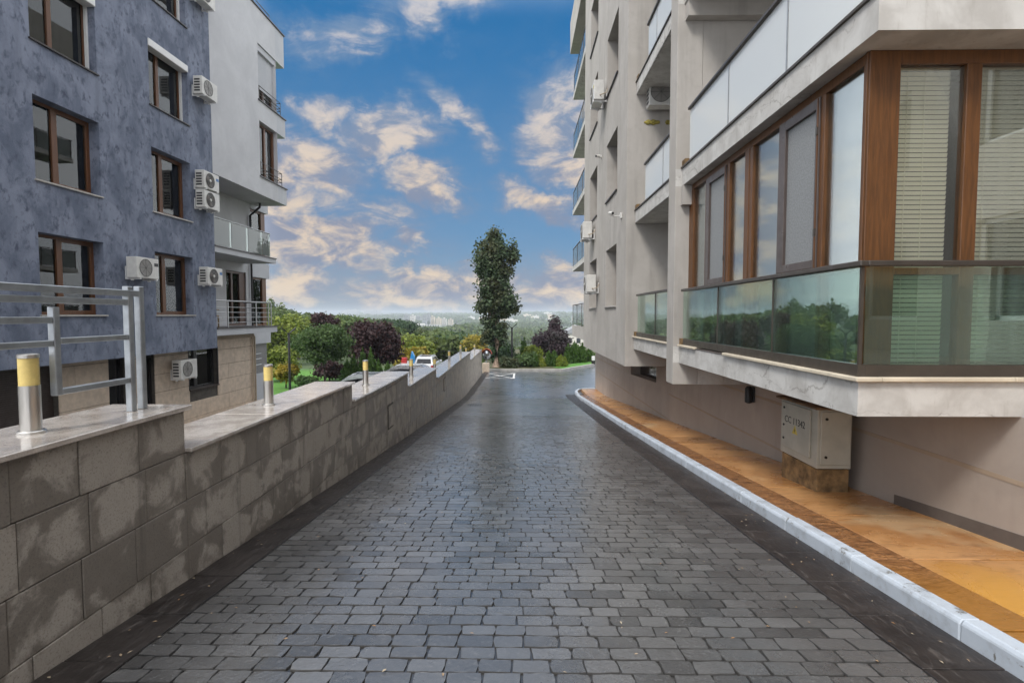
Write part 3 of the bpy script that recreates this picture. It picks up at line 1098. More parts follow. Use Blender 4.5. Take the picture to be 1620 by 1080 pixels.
def far_bed():
    mb = W()
    pts = [(-2.9, 37.2), (2.9, 37.2), (5.3, 40.9), (7.0, 43.7), (16, 47.2), (16, 60), (-2.9, 60)]
    mb.face([(x, y, g(y) + .10) for x, y in pts])
    bed = mb.build('planting_bed', M['soil'], kind='structure')
    path = [(-2.4, 37.1), (-.8, 37.1), (.8, 37.1), (2.95, 37.1), (4.1, 38.9), (5.4, 40.8), (7.1, 43.55), (10, 44.8), (14, 46.6)]
    for p, q in zip(path[:-1], path[1:]):
        a, c = Vector((*p, 0)), Vector((*q, 0))
        d = (c - a).normalized()
        n = Vector((d.y, -d.x, 0)) * .08
        mb = W()
        za, zc = g(a.y), g(c.y)
        mb.hexa([(a.x - n.x, a.y - n.y, za - .05), (a.x + n.x, a.y + n.y, za - .05), (c.x + n.x, c.y + n.y, zc - .05), (c.x - n.x, c.y - n.y, zc - .05),
                 (a.x - n.x, a.y - n.y, za + .14), (a.x + n.x, a.y + n.y, za + .14), (c.x + n.x, c.y + n.y, zc + .14), (c.x - n.x, c.y - n.y, zc + .14)])
        mb.build('kerb_stone', M['kerb_plain'], bed, bevel=.01)
    mb = W()
    mb.face([(3.3, 37.6, g(37.6) + .115), (5.0, 40.4, g(40.4) + .115), (6.6, 43.0, g(43) + .115), (5.2, 43.4, g(43.4) + .115), (2.4, 38.6, g(38.6) + .115)])
    mb.build('lawn_strip', M['lawn'], bed)
    # parking area left of the wall
    mb = W()
    mb.face([(-12.5, 28.5, -3.14), (-3.0, 28.5, -3.14), (-3.0, 34, -3.36), (-12.5, 34, -3.36)])
    mb.face([(-12.5, 34, -3.36), (-3.0, 34, -3.36), (-3.0, 50, -3.46), (-12.5, 50, -3.46)])
    mb.build('parking_area', M['asphalt'], kind='structure')


far_bed()


# ------------------------------------------------------------------ stepped retaining wall
def retaining_wall():
    XF = -2.43
    secs = [(-3.0, 3.78, .95), (3.78, 7.61, .635), (7.61, 11.45, .375), (11.45, 15.38, .07), (15.38, 26.08, -.215), (26.08, 33.94, -.60)]
    t = thing('retaining_wall', 'stepped grey stone retaining wall with wet granite caps running down beside the road', 'wall', (-2.7, 4, g(4)))
    core = W()
    for a, c, zt in secs:
        core.hexa([(-2.93, a, -6), (XF - .06, a, -6), (XF - .06, c, -6), (-2.93, c, -6), (-2.93, a, zt - .035), (XF - .06, a, zt - .035), (XF - .06, c, zt - .035), (-2.93, c, zt - .035)])
    core.build('wall_core', M['mortar'], t)
    far = W()
    nblk = 0
    for si, (a, c, zt) in enumerate(secs):
        capz = zt - .034
        levels = [capz] + [l for l in (.60, .25, -.10, -.45, -.80, -1.15, -1.5, -1.85, -2.2, -2.6) if l < capz - .08]
        for ci, (z1, z0) in enumerate(zip(levels[:-1], levels[1:])):
            y = a
            odd = (int(round((z1 + 5) * 100)) // 35) % 2
            while y < c - .01:
                L = rng.uniform(.40, .46) * (1 if y > a or not odd else .55)
                if c - (y + L) < .16:
                    L = c - y
                yb = y + L
                # cut off by the sloping road
                ga, gb = g(y) - .03, g(yb) - .03
                if z1 > min(ga, gb) and yb > 1.8:
                    za, zb = max(z0, ga), max(z0, gb)
                    if z1 - za > .015 or z1 - zb > .015:
                        j = .0025
                        pr = rng.uniform(.0, .006)
                        za, zb = min(za, z1 - .01), min(zb, z1 - .01)
                        v = [(XF - .055, y + j, za + j), (XF + pr, y + j, za + j), (XF + pr, yb - j, zb + j), (XF - .055, yb - j, zb + j),
                             (XF - .055, y + j, z1 - j), (XF + pr, y + j, z1 - j), (XF + pr, yb - j, z1 - j), (XF - .055, yb - j, z1 - j)]
                        if y < 17 and nblk < 298:
                            mb = W()
                            mb.hexa(v)
                            mb.build('stone_block', M['stone_block'], t, bevel=.004)
                            nblk += 1
                        else:
                            far.hexa(v)
                y = yb
        # end faces of the step above the next section
        if si:
            mb = W()
            zp = secs[si - 1][2]
            mb.box(-2.92, XF - .058, a - .03, a + .012, zt + .002, zp - .036)
            mb.build('step_face', M['stone_block'], t)
        # cap slabs
        y = a
        while y < c - .02:
            L = rng.uniform(1.1, 1.4) if y < 16 else 2.6
            if c - (y + L) < .5:
                L = c - y
            mb = W()
            ov = .045
            if 15 < y < 18.6:
                ov = .06
            e = .03 if y + L >= c - .01 and si < 5 else 0
            mb.box(-2.97, XF + ov, y + .0015, y + L - .0015 + e, zt - .033, zt + rng.uniform(-.001, .001))
            mb.build('cap_slab', M['cap'], t, bevel=.005)
            y += L
    far.build('stone_block_far', M['stone_block'], t, kind='stuff')
    # two flush service hatches
    for y0, y1, z0, z1 in ((9.66, 10.06, -.52, -.06), (16.85, 17.25, -.86, -.42)):
        mb = W()
        mb.box(XF - .01, XF + .012, y0, y1, z0, z1)
        h = mb.build('service_hatch', M['mortar'], t)
        mb = W()
        mb.box(XF + .011, XF + .02, y0 + .03, y1 - .03, z0 + .03, z1 - .03)
        mb.build('hatch_panel', M['stone_block'], h, bevel=.003)
    return t


retaining_wall()


def bollards():
    def make(name, label, loc):
        t = thing(name, label, 'bollard light', loc, 0, 'bollard lights on the wall caps')
        MB().lathe([(.066, 0), (.066, .012), (.060, .018)], n=24).build('base_flange', M['steel'], t, smooth=True)
        MB().lathe([(.048, .018), (.048, .265)], n=24).build('post', M['steel'], t, smooth=True)
        MB().lathe([(.0455, .265), (.0455, .415)], n=24).build('lamp_diffuser', M['lamp_yellow'], t, smooth=True)
        MB().lathe([(.049, .415), (.049, .434), (.044, .438)], n=24).build('cap', M['steel'], t, smooth=True)
        return t
    spec = [(2.86, .95, 'steel bollard light with yellow diffuser on the first wall step beside the tube railing'),
            (5.62, .635, 'steel bollard light with yellow diffuser on the second wall step below the steel railing'),
            (9.2, .375, 'steel bollard light on the third wall step, before the column conifers'),
            (13.1, .07, 'steel bollard light on the fourth wall step, hiding part of the silver white car'),
            (16.7, -.215, 'steel bollard light at the rear edge of the silver white car, fifth wall step'),
            (20.2, -.215, 'steel bollard light midway along the long fifth wall step'),
            (24.1, -.215, 'steel bollard light at the far end of the long fifth wall step'),
            (28.1, -.60, 'thin bollard light half hidden behind the last change of wall height'),
            (31.6, -.60, 'steel bollard light on the last wall step next to the round mirror')]
    t0 = None
    for y, z, lab in spec:
        if t0 is None:
            t0 = make('bollard_light', lab, (-2.69, y, z))
        else:
            o = copy_tree(t0)
            o.location = (-2.69 if y != 28.1 else -2.85, y, z)
            o['label'] = lab


bollards()


def tube_railing():
    t = thing('tube_railing', 'grey galvanised square tube railing on the nearest wall cap', 'railing', (-2.62, 3.5, .95))
    X = -2.62

    def bar(name, y0, y1, z0, z1, x0=-.022, x1=.022):
        mb = W()
        mb.box(X + x0, X + x1, y0, y1, z0, z1)
        return mb.build(name, M['galv'], t, bevel=.004)
    bar('post', 3.605, 3.65, .951, 1.795)
    bar('post', 3.50, 3.545, .951, 1.79)
    bar('post', .4, .445, .951, 1.79)
    bar('top_rail', .4, 3.604, 1.725, 1.765, -.02, .025)
    bar('upper_rail', .4, 3.499, 1.665, 1.703)
    # hanging frame panels
    for y0, y1 in ((2.93, 3.498), (2.30, 2.926), (1.66, 2.296)):
        lift = 0 if y0 > 2.9 else -.055
        zb = 1.145 if y0 > 2.9 else 1.06
        bar('panel_stile', y0, y0 + .042, zb, 1.645 + lift, -.02, .02)
        if y0 < 2.9:
            bar('panel_rail', y0 + .043, y1, 1.608 + lift, 1.645 + lift, -.019, .019)
        else:
            bar('panel_rail', y0 + .043, y1, 1.146, 1.182, -.019, .019)
        bar('panel_rail', y0 + .043, y1, 1.435 + lift * .2, 1.47 + lift * .2, -.0185, .0185)


tube_railing()

# ------------------------------------------------------------------ blue building on the left
TH = 0.0214
LT = Matrix.Translation((-10.5, 0, 0)) @ Matrix.Rotation(-TH, 4, 'Z')     # local x = out of the facade, y = along it


def Lw(off, u, z):
    return LT @ Vector((off, u, z))


def LM():
    return MB(LT)


def facade(mb, u0, u1, z0, z1, holes, depth, P):
    """plane with rectangular holes and their reveals; P(u, z, d) -> point, d = depth behind the face"""
    us = sorted(set([u0, u1] + [h[0] for h in holes] + [h[1] for h in holes]))
    zs = sorted(set([z0, z1] + [h[2] for h in holes] + [h[3] for h in holes]))
    for za, zb in zip(zs[:-1], zs[1:]):
        run = None
        for ua, ub in zip(us[:-1], us[1:]):
            solid = not any(h[0] <= ua + 1e-6 and ub <= h[1] + 1e-6 and h[2] <= za + 1e-6 and zb <= h[3] + 1e-6 for h in holes)
            if solid:
                run = (run[0], ub) if run else (ua, ub)
            if (not solid or ub == us[-1]) and run:
                mb.face([P(run[0], za, 0), P(run[1], za, 0), P(run[1], zb, 0), P(run[0], zb, 0)])
                run = None
    for a, b, c, d in holes:
        mb.face([P(a, c, 0), P(a, d, 0), P(a, d, depth), P(a, c, depth)])
        mb.face([P(b, d, 0), P(b, c, 0), P(b, c, depth), P(b, d, depth)])
        mb.face([P(a, d, 0), P(b, d, 0), P(b, d, depth), P(a, d, depth)])
        mb.face([P(b, c, 0), P(a, c, 0), P(a, c, depth), P(b, c, depth)])


def fix_normals(o):
    bm = bmesh.new()
    bm.from_mesh(o.data)
    bmesh.ops.recalc_face_normals(bm, faces=bm.faces)
    bm.to_mesh(o.data)
    bm.free()
    return o


def sash_frame(mb, y0, y1, z0, z1, x0, x1, w):
    mb.box(x0, x1, y0, y0 + w, z0, z1)
    mb.box(x0, x1, y1 - w, y1, z0, z1)
    mb.box(x0, x1, y0 + w, y1 - w, z0, z0 + w)
    mb.box(x0, x1, y0 + w, y1 - w, z1 - w, z1)


def curtain_mesh(T, x, y0, y1, z0, z1, amp=.02, n=22):
    mb = MB(T)
    for k in range(n):
        a, b = k / n, (k + 1) / n
        fa, fb = amp * math.sin(a * 37), amp * math.sin(b * 37)
        mb.face([(x + fa, y0 + (y1 - y0) * a, z0), (x + fb, y0 + (y1 - y0) * b, z0), (x + fb, y0 + (y1 - y0) * b, z1), (x + fa, y0 + (y1 - y0) * a, z1)])
    return mb


def left_building():
    b = thing('apartment_building', 'blue-grey rendered apartment block with pale wing and stone clad base', 'building', tuple(Lw(-4, 13, -1.95)), -TH)
    holes = []
    c1, c2 = (11.27, 13.0), (14.78, 16.45)
    for k in range(4):
        zs = (1.60, 4.48, 7.40, 10.32)[k]
        for c in (c1, c2):
            holes.append((c[0], c[1], zs, zs + 1.77))
    mb = LM()
    facade(mb, 3.0, 17.62, .50, 16.0, holes, .34, lambda u, z, d: (-d, u, z))
    # end wall towards the wing, underside and near end
    mb.face([(0, 17.62, .5), (-8, 17.62, .5), (-8, 17.62, 16), (0, 17.62, 16)])
    mb.face([(0, 3, .5), (0, 17.62, .5), (-8, 17.62, .5), (-8, 3, .5)])
    mb.face([(0, 3, .5), (0, 3, 16), (-8, 3, 16), (-8, 3, .5)])
    mb.face([(0, 3, 16), (0, 17.62, 16), (-8, 17.62, 16), (-8, 3, 16)])
    fix_normals(mb.build('blue_wall', M['blue'], b))
    mb = LM()
    mb.box(-7.9, -.62, 3.1, 17.5, .6, 15.9)
    mb.build('interior', M['interior'], b)
    # windows
    for c in (c1, c2):
        for k in range(4):
            z0 = (1.60, 4.48, 7.40, 10.32)[k]
            z1 = z0 + 1.77
            u0, u1 = c
            box = (c is c2 and k in (2, 3)) or (c is c1 and k in (2, 3))
            fr = LM()
            sash_frame(fr, u0, u1, z0 + .002, z1, -.33, -.255, .065)
            um = u0 + (u1 - u0) * (.43 if c is c1 else .40)
            fr.box(-.33, -.245, um - .055, um + .055, z0 + .065, z1 - .065)
            if not box:
                sash_frame(fr, um + .055, u1 - .065, z0 + .065, z1 - .065, -.32, -.25, .04)
            w = fr.build('window', M['wood_orange'] if k < 2 or c is c2 else M['wood_orange'], b, bevel=.004)
            for a, d in ((u0 + .065, um - .055), (um + .055, u1 - .065)):
                p = LM()
                p.box(-.295, -.288, a, d, z0 + .066, z1 - .066)
                p.build('pane', M['glass'], w)
            s = LM()
            s.box(-.25, .045, u0 - .03, u1 + .03, z0 - .035, z0 + .001)
            s.build('sill', M['sillstone'] if k < 2 else M['darksill'], w, bevel=.004)
            if k == 0:
                cm = curtain_mesh(LT, -.385, u0 + .02, u1 - .02, z0, z1, .022)
                cm.build('curtain', M['curtain'] if c is c1 else M['curtain'], w)
            elif k >= 2:
                cm = curtain_mesh(LT, -.39, u0 + .05, u0 + (u1 - u0) * (.82 if c is c1 else .6), z0, z1, .03)
                cm.build('curtain', M['curtain'], w)
            else:
                s = LM()
                s.box(-.40, -.36, u1 - .42, u1 - .06, z0, z1)
                s.build('blind', M['shutter_grey'] if c is c1 else M['shutter'], w)
            if box:
                s = LM()
                s.box(-.24, .035, u0 + .001, u1 - .001, z1 - .20, z1 - .001)
                s.build('shutter_box', M['white_plastic'], w, bevel=.012)
                s = LM()
                s.box(-.24, -.18, u1 - .056, u1 - .001, z0 + .002, z1 - .201)
                s.build('guide_rail', M['white_plastic'], w)
    # ---- recessed ground floor in travertine
    F = -.5
    ops = [(8.0, 12.15, -1.2, .42), (13.62, 14.25, -1.7, .50), (14.98, 15.33, -1.7, .50), (16.88, 18.42, -.82, .50)]
    core = LM()
    facade(core, 4, 20.95, -2.2, .9, ops, .24, lambda u, z, d: (F - .03 - d, u, z))
    core.face([(F - .03, 20.95, -2.2), (F - .03, 20.95, .9), (-7, 20.95, .9), (-7, 20.95, -2.2)])
    core.build('ground_floor_wall', M['mortar'], b)
    z = -1.88
    row = 0
    lv = [-2.0, -1.75, -1.22, -.69, -.16, .37, .88]
    for z0, z1 in zip(lv[:-1], lv[1:]):
        u = 8.0 - (.4 if row % 2 else 0)
        while u < 20.9:
            L = 1.15
            ua, ub = max(u, 8.0), min(u + L, 20.93)
            u += L
            if ub - ua < .05:
                continue
            segs = [(ua, ub)]
            for h in ops:
                if h[2] < z1 - .02 and h[3] > z0 + .02:
                    ns = []
                    for sa, sb in segs:
                        if h[1] <= sa or h[0] >= sb:
                            ns.append((sa, sb))
                        else:
                            if h[0] > sa: ns.append((sa, h[0]))
                            if h[1] < sb: ns.append((h[1], sb))
                    segs = ns
            zt = min(z1, .49 if ub <= 17.62 else .88)
            for sa, sb in segs:
                if sb - sa > .04 and zt - z0 > .04:
                    m2 = LM()
                    m2.box(F - .03, F + rng.uniform(.0, .003), sa + .002, sb - .002, z0 + .008, zt - .004)
                    m2.build('cladding_slab', M['travertine'], b, bevel=.003)
        row += 1
    # shutters, doors and the ground floor window
    sh = LM()
    zz = -1.2
    while zz < .40:
        sh.box(F - .16, F - .135, 8.02, 12.13, zz, zz + .043)
        zz += .047
    s = sh.build('roller_shutter', M['shutter'], b)
    for u0, u1 in ((13.62, 14.25), (14.98, 15.33)):
        d = LM()
        sash_frame(d, u0, u1, -1.7, .5, F - .2, F - .12, .09)
        dd = d.build('side_door', M['pipe_dark'], b)
        p = LM()
        p.box(F - .18, F - .17, u0 + .09, u1 - .09, -1.6, .4)
        p.build('pane', M['car_glass'], dd)
    d = LM()
    sash_frame(d, 16.88, 18.42, -.82, .5, F - .22, F - .14, .07)
    d.box(F - .22, F - .13, 17.32, 17.48, -.75, .43)
    d.box(F - .04, F + .012, 18.42, 18.46, -.84, .5)
    d.box(F - .04, F + .012, 16.84, 16.88, -.84, .5)
    ww = d.build('ground_floor_window', M['pipe_dark'], b)
    for a, c in ((16.95, 17.32), (17.48, 18.35)):
        p = LM()
        p.box(F - .185, F - .178, a, c, -.75, .43)
        p.build('pane', M['glass'], ww)
    p = LM()
    p.box(F - .10, F + .05, 16.86, 18.44, -.86, -.822)
    p.build('sill', M['shutter'], ww)
    cm = curtain_mesh(LT, F - .34, 17.45, 17.9, -.8, .5, .02)
    cm.build('curtain', M['curtain'], ww)
    p = LM()
    p.box(-3, F - .6, 8, 18.6, -1.8, .48)
    p.build('interior', M['interior'], b)

    # ---- pale wing with stacked corner bands
    UE = 22.2
    mb = LM()
    zb = 6.27
    hw = [(20.76, UE, 6.95, 9.10), (20.76, UE, 9.86, 12.02)]
    facade(mb, 17.625, UE, zb, 13.35, hw, .28, lambda u, z, d: (-d, u, z))
    for za, zc in ((zb, 6.95), (9.10, 9.86), (12.02, 13.35)):
        mb.face([(0, UE, za), (-.3, UE, za), (-.3, UE, zc), (0, UE, zc)])
    mb.face([(0, 17.625, zb), (0, UE, zb), (-8, UE, zb), (-8, 17.625, zb)])
    mb.face([(0, 17.625, 13.35), (0, UE, 13.35), (-8, UE, 13.35), (-8, 17.625, 13.35)])
    mb.face([(-.95, UE, zb), (-.95, UE, 13.35), (-8, UE, 13.35), (-8, UE, zb)])
    fix_normals(mb.build('wing_wall', M['white_render'], b))
    for za, zc in ((zb, 6.95), (9.10, 9.86), (12.02, 13.35)):
        mb = LM()
        mb.box(-3.5, 0.0, UE + .002, 22.95, za, zc)
        mb.build('wing_band', M['band_render'], b)
    mb = LM()
    mb.box(-.3, .05, 17.63, 23.0, 13.351, 13.395)
    mb.build('parapet_cap', M['darksill'], b)
    for za in (6.951, 9.861):
        mb = LM()
        mb.box(-.4, .05, 20.7, 23.0, za, za + .035)
        mb.build('band_cap', M['darksill'], b)
    # roof guard rail
    mb = LM()
    mb.tube([(-.35, 18.2, 13.95), (-.35, 22.5, 13.95)], .018, 6)
    for u in (18.3, 19.7, 21.1, 22.45):
        mb.tube([(-.35, u, 13.38), (-.35, u, 13.95)], .014, 6)
    mb.build('roof_rail', M['rail_dark'], b)
    # corner window
    fr = LM()
    sash_frame(fr, 20.80, UE - .03, 6.99, 9.08, -.26, -.18, .07)
    fr.box(-.26, -.17, 21.42, 21.54, 7.06, 9.0)
    fr.box(-.30, -.16, UE - .12, UE, 6.99, 9.08)
    fr.box(-.95, -.30, UE - .07, UE, 6.99, 7.06)
    fr.box(-.95, -.30, UE - .07, UE, 9.01, 9.08)
    w = fr.build('corner_window', M['wood_orange'], b)
    for a, c in ((20.87, 21.42), (21.54, UE - .12)):
        p = LM()
        p.box(-.22, -.213, a, c, 7.06, 9.0)
        p.build('pane', M['glass'], w)
    p = LM()
    p.box(-.95, -.3, UE - .04, UE - .033, 7.06, 9.0)
    p.build('pane', M['glass'], w)
    cm = curtain_mesh(LT, -.42, 20.85, 21.4, 7, 9.05, .02)
    cm.build('curtain', M['curtain'], w)
    p = LM()
    p.box(-3, -1.3, 20.0, UE - .5, 7.0, 9.05)
    p.build('interior', M['interior'], b)
    # closed roller shutter window above it
    fr = LM()
    sash_frame(fr, 20.80, UE - .03, 9.9, 10.9, -.27, -.19, .07)
    fr.box(-.27, -.18, 21.40, 21.52, 9.97, 10.83)
    w = fr.build('shuttered_window', M['wood_dark'], b)
    sl = LM()
    zz = 10.42
    while zz < 11.78:
        sl.box(-.16, -.145, 20.78, UE, zz, zz + .046)
        zz += .05
    sl.build('shutter', M['band_render'], w)
    p = LM()
    p.box(-.275, -.05, 20.77, UE - .002, 11.79, 12.015)
    p.build('shutter_box', M['band_render'], w)
    p = LM()
    p.box(-.24, -.233, 20.87, UE - .1, 9.97, 10.8)
    p.build('pane', M['glass'], w)
    # french balcony rails
    for zt, zl in ((7.52, 7.27), (10.42, 10.2)):
        mb = LM()
        for zz in (zt, zl, zl - .12):
            mb.tube([(.0, 20.78, zz), (.0, 22.55, zz), (-.7, 22.55, zz)], .014, 6)
        for u in (20.8, 22.53):
            mb.tube([(.0, u, zl - .3), (.0, u, zt)], .014, 6)
        mb.build('window_rail', M['rail_dark'], b)
    # ---- loggias of the wing
    BW = -1.35
    mb = LM()
    facade(mb, 17.63, 22.45, .9, 6.27, [(20.55, 22.0, 1.17, 3.35)], .15, lambda u, z, d: (BW - d, u, z))
    mb.face([(BW, 22.45, -2), (BW, 22.45, 6.27), (-7, 22.45, 6.27), (-7, 22.45, -2)])
    fix_normals(mb.build('loggia_wall', M['white_render'], b))
    fr = LM()
    sash_frame(fr, 20.55, 22.0, 1.17, 3.35, BW - .13, BW - .05, .09)
    fr.box(BW - .13, BW - .04, 20.95, 21.07, 1.26, 3.26)
    fr.box(BW - .13, BW - .04, 21.55, 21.9, 1.26, 3.26)
    w = fr.build('balcony_door', M['wood_dark'], b)
    for a, c in ((20.64, 20.95), (21.07, 21.55)):
        p = LM()
        p.box(BW - .1, BW - .093, a, c, 1.26, 3.26)
        p.build('pane', M['glass'], w)
    cm = curtain_mesh(LT, BW - .25, 21.0, 21.6, 1.2, 3.3, .02)
    cm.build('curtain', M['curtain_grey'], w)
    p = LM()
    p.box(-4, BW - .5, 18, 22.3, 1.2, 3.5)
    p.build('interior', M['interior'], b)
    # next bay of the facade, set back beyond the downpipe
    mb = LM()
    for za, zc in ((-2.1, -.95), (.35, 1.12), (3.22, 3.86), (6.1, 6.9)):
        mb.box(-6, BW + .02, 22.46, 23.95, za, zc)
    mb.build('bay_band', M['band_render'], b)
    for za, zc in ((1.125, 3.215), (3.865, 6.095)):
        fr = LM()
        sash_frame(fr, 22.5, 23.75, za, zc, BW - .16, BW - .08, .08)
        fr.box(BW - .3, BW - .06, 23.45, 23.78, za, zc)
        w = fr.build('bay_window', M['wood'], b)
        p = LM()
        p.box(BW - .13, BW - .123, 22.58, 23.45, za + .08, zc - .08)
        p.build('pane', M['glass'], w)
        cm = curtain_mesh(LT, BW - .25, 22.6, 23.4, za, zc, .02)
        cm.build('curtain', M['curtain'], w)
    p = LM()
    p.box(-6, BW - .5, 22.5, 23.4, -.9, 6.5)
    p.build('interior', M['interior'], b)
    sh = LM()
    zz = -.94
    while zz < .32:
        sh.box(BW - .1, BW - .08, 22.5, 23.75, zz, zz + .05)
        zz += .054
    sh.build('roller_shutter', M['shutter_grey'], b)
    mb = LM()
    for zz in (-.55, -.3, -.08):
        mb.tube([(BW + .05, 21.6, zz), (BW + .05, 23.0, zz)], .02, 6)
    mb.build('window_rail', M['rail_steel'], b)
    # slabs
    mb = LM()
    mb.box(BW - .02, 0.0, 17.625, 21.85, 3.70, 3.885)
    s2 = mb.build('balcony_slab', M['band_render'], b)
    mb = LM()
    mb.box(BW - .02, .03, 17.625, 21.9, 3.886, 3.915)
    mb.build('slab_edge', M['darksill'], s2)
    mb = LM()
    mb.box(BW - .02, 0.0, 17.625, 21.85, .90, 1.125)
    s1 = mb.build('balcony_slab', M['band_render'], b)
    mb = LM()
    mb.box(BW - .02, .03, 17.625, 21.9, 1.126, 1.16)
    mb.build('slab_edge', M['darksill'], s1)
    # glass railing above
    mb = LM()
    mb.tube([(-.05, 17.65, 4.86), (-.05, 21.5, 4.86), (-.9, 21.5, 4.86)], .022, 8)
    mb.tube([(-.09, 21.3, 3.915), (-.09, 21.3, 4.84)], .018, 6)
    mb.tube([(-.09, 21.47, 3.915), (-.09, 21.47, 4.84)], .018, 6)
    for u in (17.8, 18.75, 19.85, 20.9):
        mb.tube([(-.10, u, 3.915), (-.10, u, 4.1)], .02, 6)
    r = mb.build('glass_railing', M['rail_steel'], b, smooth=True)
    for a, c in ((17.66, 18.7), (18.73, 19.8), (19.83, 20.85), (20.88, 21.48)):
        p = LM()
        p.box(-.056, -.046, a, c, 3.95, 4.83)
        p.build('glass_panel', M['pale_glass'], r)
    # steel bar railing below
    mb = LM()
    mb.tube([(-.05, 17.65, 2.09), (-.05, 21.45, 2.09), (-1.2, 21.45, 2.09)], .022, 8)
    r = mb.build('bar_railing', M['rail_steel'], b, smooth=True)
    for zz in (1.33, 1.51, 1.69, 1.87):
        p = LM()
        p.tube([(-.05, 17.65, zz), (-.05, 21.45, zz), (-1.2, 21.45, zz)], .010, 6)
        p.build('rail_bar', M['rail_steel'], r)
    for u in (18.35, 20.25, 21.2, 21.43):
        p = LM()
        p.box(-.065, -.035, u, u + .05, 1.161, 2.09)
        p.build('post', M['rail_steel'], r)
    # pipes
    p = LM()
    p.tube([(BW + .5, 22.3, 6.26), (BW + .5, 22.3, 6.1), (BW + .08, 22.3, 5.75), (BW + .08, 22.3, -2.0)], .05, 10)
    p.build('downpipe', M['pipe_dark'], b, smooth=True)
    p = LM()
    p.tube([(F + .06, 17.9, .84), (F + .06, 20.75, .84), (F + .06, 20.86, .72), (F + .06, 20.86, -2.0)], .032, 8)
    p.tube([(F + .05, 17.9, .75), (F + .05, 20.62, .75), (F + .05, 20.70, .66), (F + .05, 20.70, -2.0)], .022, 8)
    p.build('service_pipe', M['pipe_beige'], b, smooth=True)
    # lower ledge at the foot of the cladding
    p = LM()
    p.box(F - .03, F + .55, 9, 21.2, -2.2, -1.86)
    p.build('ledge', M['travertine'], b, bevel=.01)
    return b


left_building()


# ------------------------------------------------------------------ air conditioners
def ac_unit(label, loc, rz, W_=.80, H_=.54, D_=.29, guard='round', grille=True, sticker=None, pipe=True, bracket=True):
    """origin at the middle of the rear bottom edge; +x is the fan side, y the width"""
    t = thing('ac_outdoor_unit', label, 'air conditioner', loc, rz, 'air conditioner outdoor units on the facades')
    x0 = .10
    hw = W_ / 2
    mb = MB()
    mb.box(x0, x0 + D_, -hw, hw, 0, H_)
    mb.build('casing', M['ac_white'], t, bevel=.014, seg=2)
    xf = x0 + D_
    cyf = -hw + .31 * W_ / .8
    r = min(.225, H_ * .43)
    mb = MB()
    n = 28
    mb.poly([(xf + .003, cyf + r * math.cos(2 * PI * k / n), H_ / 2 + r * math.sin(2 * PI * k / n)) for k in range(n)], [tuple(range(n))])
    mb.build('fan_opening', M['ac_dark'] if guard == 'round' else M['ac_grey'], t)
    mb = MB()
    for q in ((.25, .45, .63, .81, 1.0) if guard == 'round' else (1.0,)):
        mb.tube([(xf + .010, cyf + r * q * math.cos(2 * PI * k / n), H_ / 2 + r * q * math.sin(2 * PI * k / n)) for k in range(n + 1)], .005, 5, False)
    for k in range(8):
        a = 2 * PI * k / 8
        mb.tube([(xf + .009, cyf, H_ / 2), (xf + .009, cyf + r * math.cos(a), H_ / 2 + r * math.sin(a))], .003, 4, False)
    mb.build('fan_guard', M['ac_grey'] if guard == 'round' else M['ac_dark'], t)
    if guard == 'round':
        mb = MB()
        for k in range(3):
            a = 2 * PI * k / 3 + .5
            p = []
            for rr, da in ((.05, -.3), (r * .9, -.35), (r * .9, .45), (.05, .5)):
                p.append((xf + .006, cyf + rr * math.cos(a + da), H_ / 2 + rr * math.sin(a + da)))
            mb.face(p)
        mb.poly([(xf + .0075, cyf + .05 * math.cos(2 * PI * k / 12), H_ / 2 + .05 * math.sin(2 * PI * k / 12)) for k in range(12)], [tuple(range(12))])
        mb.build('fan', M['ac_fan'], t)
        mb = MB()
        mb.lathe([(.045, 0), (.03, .02)], n=12)
        mb.v = [(xf + .008 + z, cyf + x, H_ / 2 + y) for x, y, z in mb.v]
        mb.build('fan_hub', M['ac_white'], t)
    if grille:
        mb = MB()
        for k in range(5):
            za = .075 + k * (H_ - .13) / 5
            mb.box(x0 + .035, x0 + D_ - .075, -hw - .003, -hw + .01, za, za + (H_ - .13) / 5 * .62)
        mb.build('side_grille', M['ac_dark'], t)
    if sticker:
        mb = MB()
        mb.box(xf - .01, xf + .002, hw - .17, hw - .02, H_ * .62, H_ * .78)
        mb.build('brand_label', M[sticker], t)
    if bracket:
        mb = MB()
        for s in (-.3, .3):
            mb.box(.003, xf + .02, s - .018, s + .018, -.038, -.002)
            mb.box(.003, .033, s - .018, s + .018, -.002, .30)
            mb.box(x0 + .05, x0 + .11, s - .02, s + .02, -.07, -.038)
        mb.build('bracket', M['white_plastic'], t)
    if pipe:
        mb = MB()
        mb.tube([(x0 + .12, hw, .12), (x0 + .10, hw + .07, .10), (.06, hw + .10, .14), (.02, hw + .08, .26)], .016, 6)
        mb.build('pipe', M['pipe_beige'], t)
    return t


def lac(u, z, label, **k):
    return ac_unit(label, tuple(Lw(k.pop('off', .0), u, z)), -TH, **k)


lac(13.98, 2.56, 'white air conditioner between two windows of the lower blue wall, black dark grey fan', sticker='ac_dark', grille=False, guard='plain', pipe=False)
lac(16.98, 2.56, 'air conditioner with blue label at the blue wall corner, beside the pale balcony door', sticker='ac_blue')
lac(16.92, 5.54, 'upper of the two stacked air conditioners at the edge of the blue wall', sticker='ac_blue')
lac(16.92, 4.94, 'lower of the two stacked air conditioners at the edge of the blue wall', sticker='ac_white')
lac(16.96, 8.40, 'single air conditioner with slotted side high on the blue wall by the shutter box window', guard='plain', sticker='ac_white')
lac(16.98, 11.28, 'topmost air conditioner on the blue wall, cut by the top of the photo', sticker='ac_white')
lac(16.30, -.36, 'air conditioner with square fan grille on the stone clad base under the blue wall', off=-.5, W_=.78, H_=.58, guard='plain', sticker='ac_white')


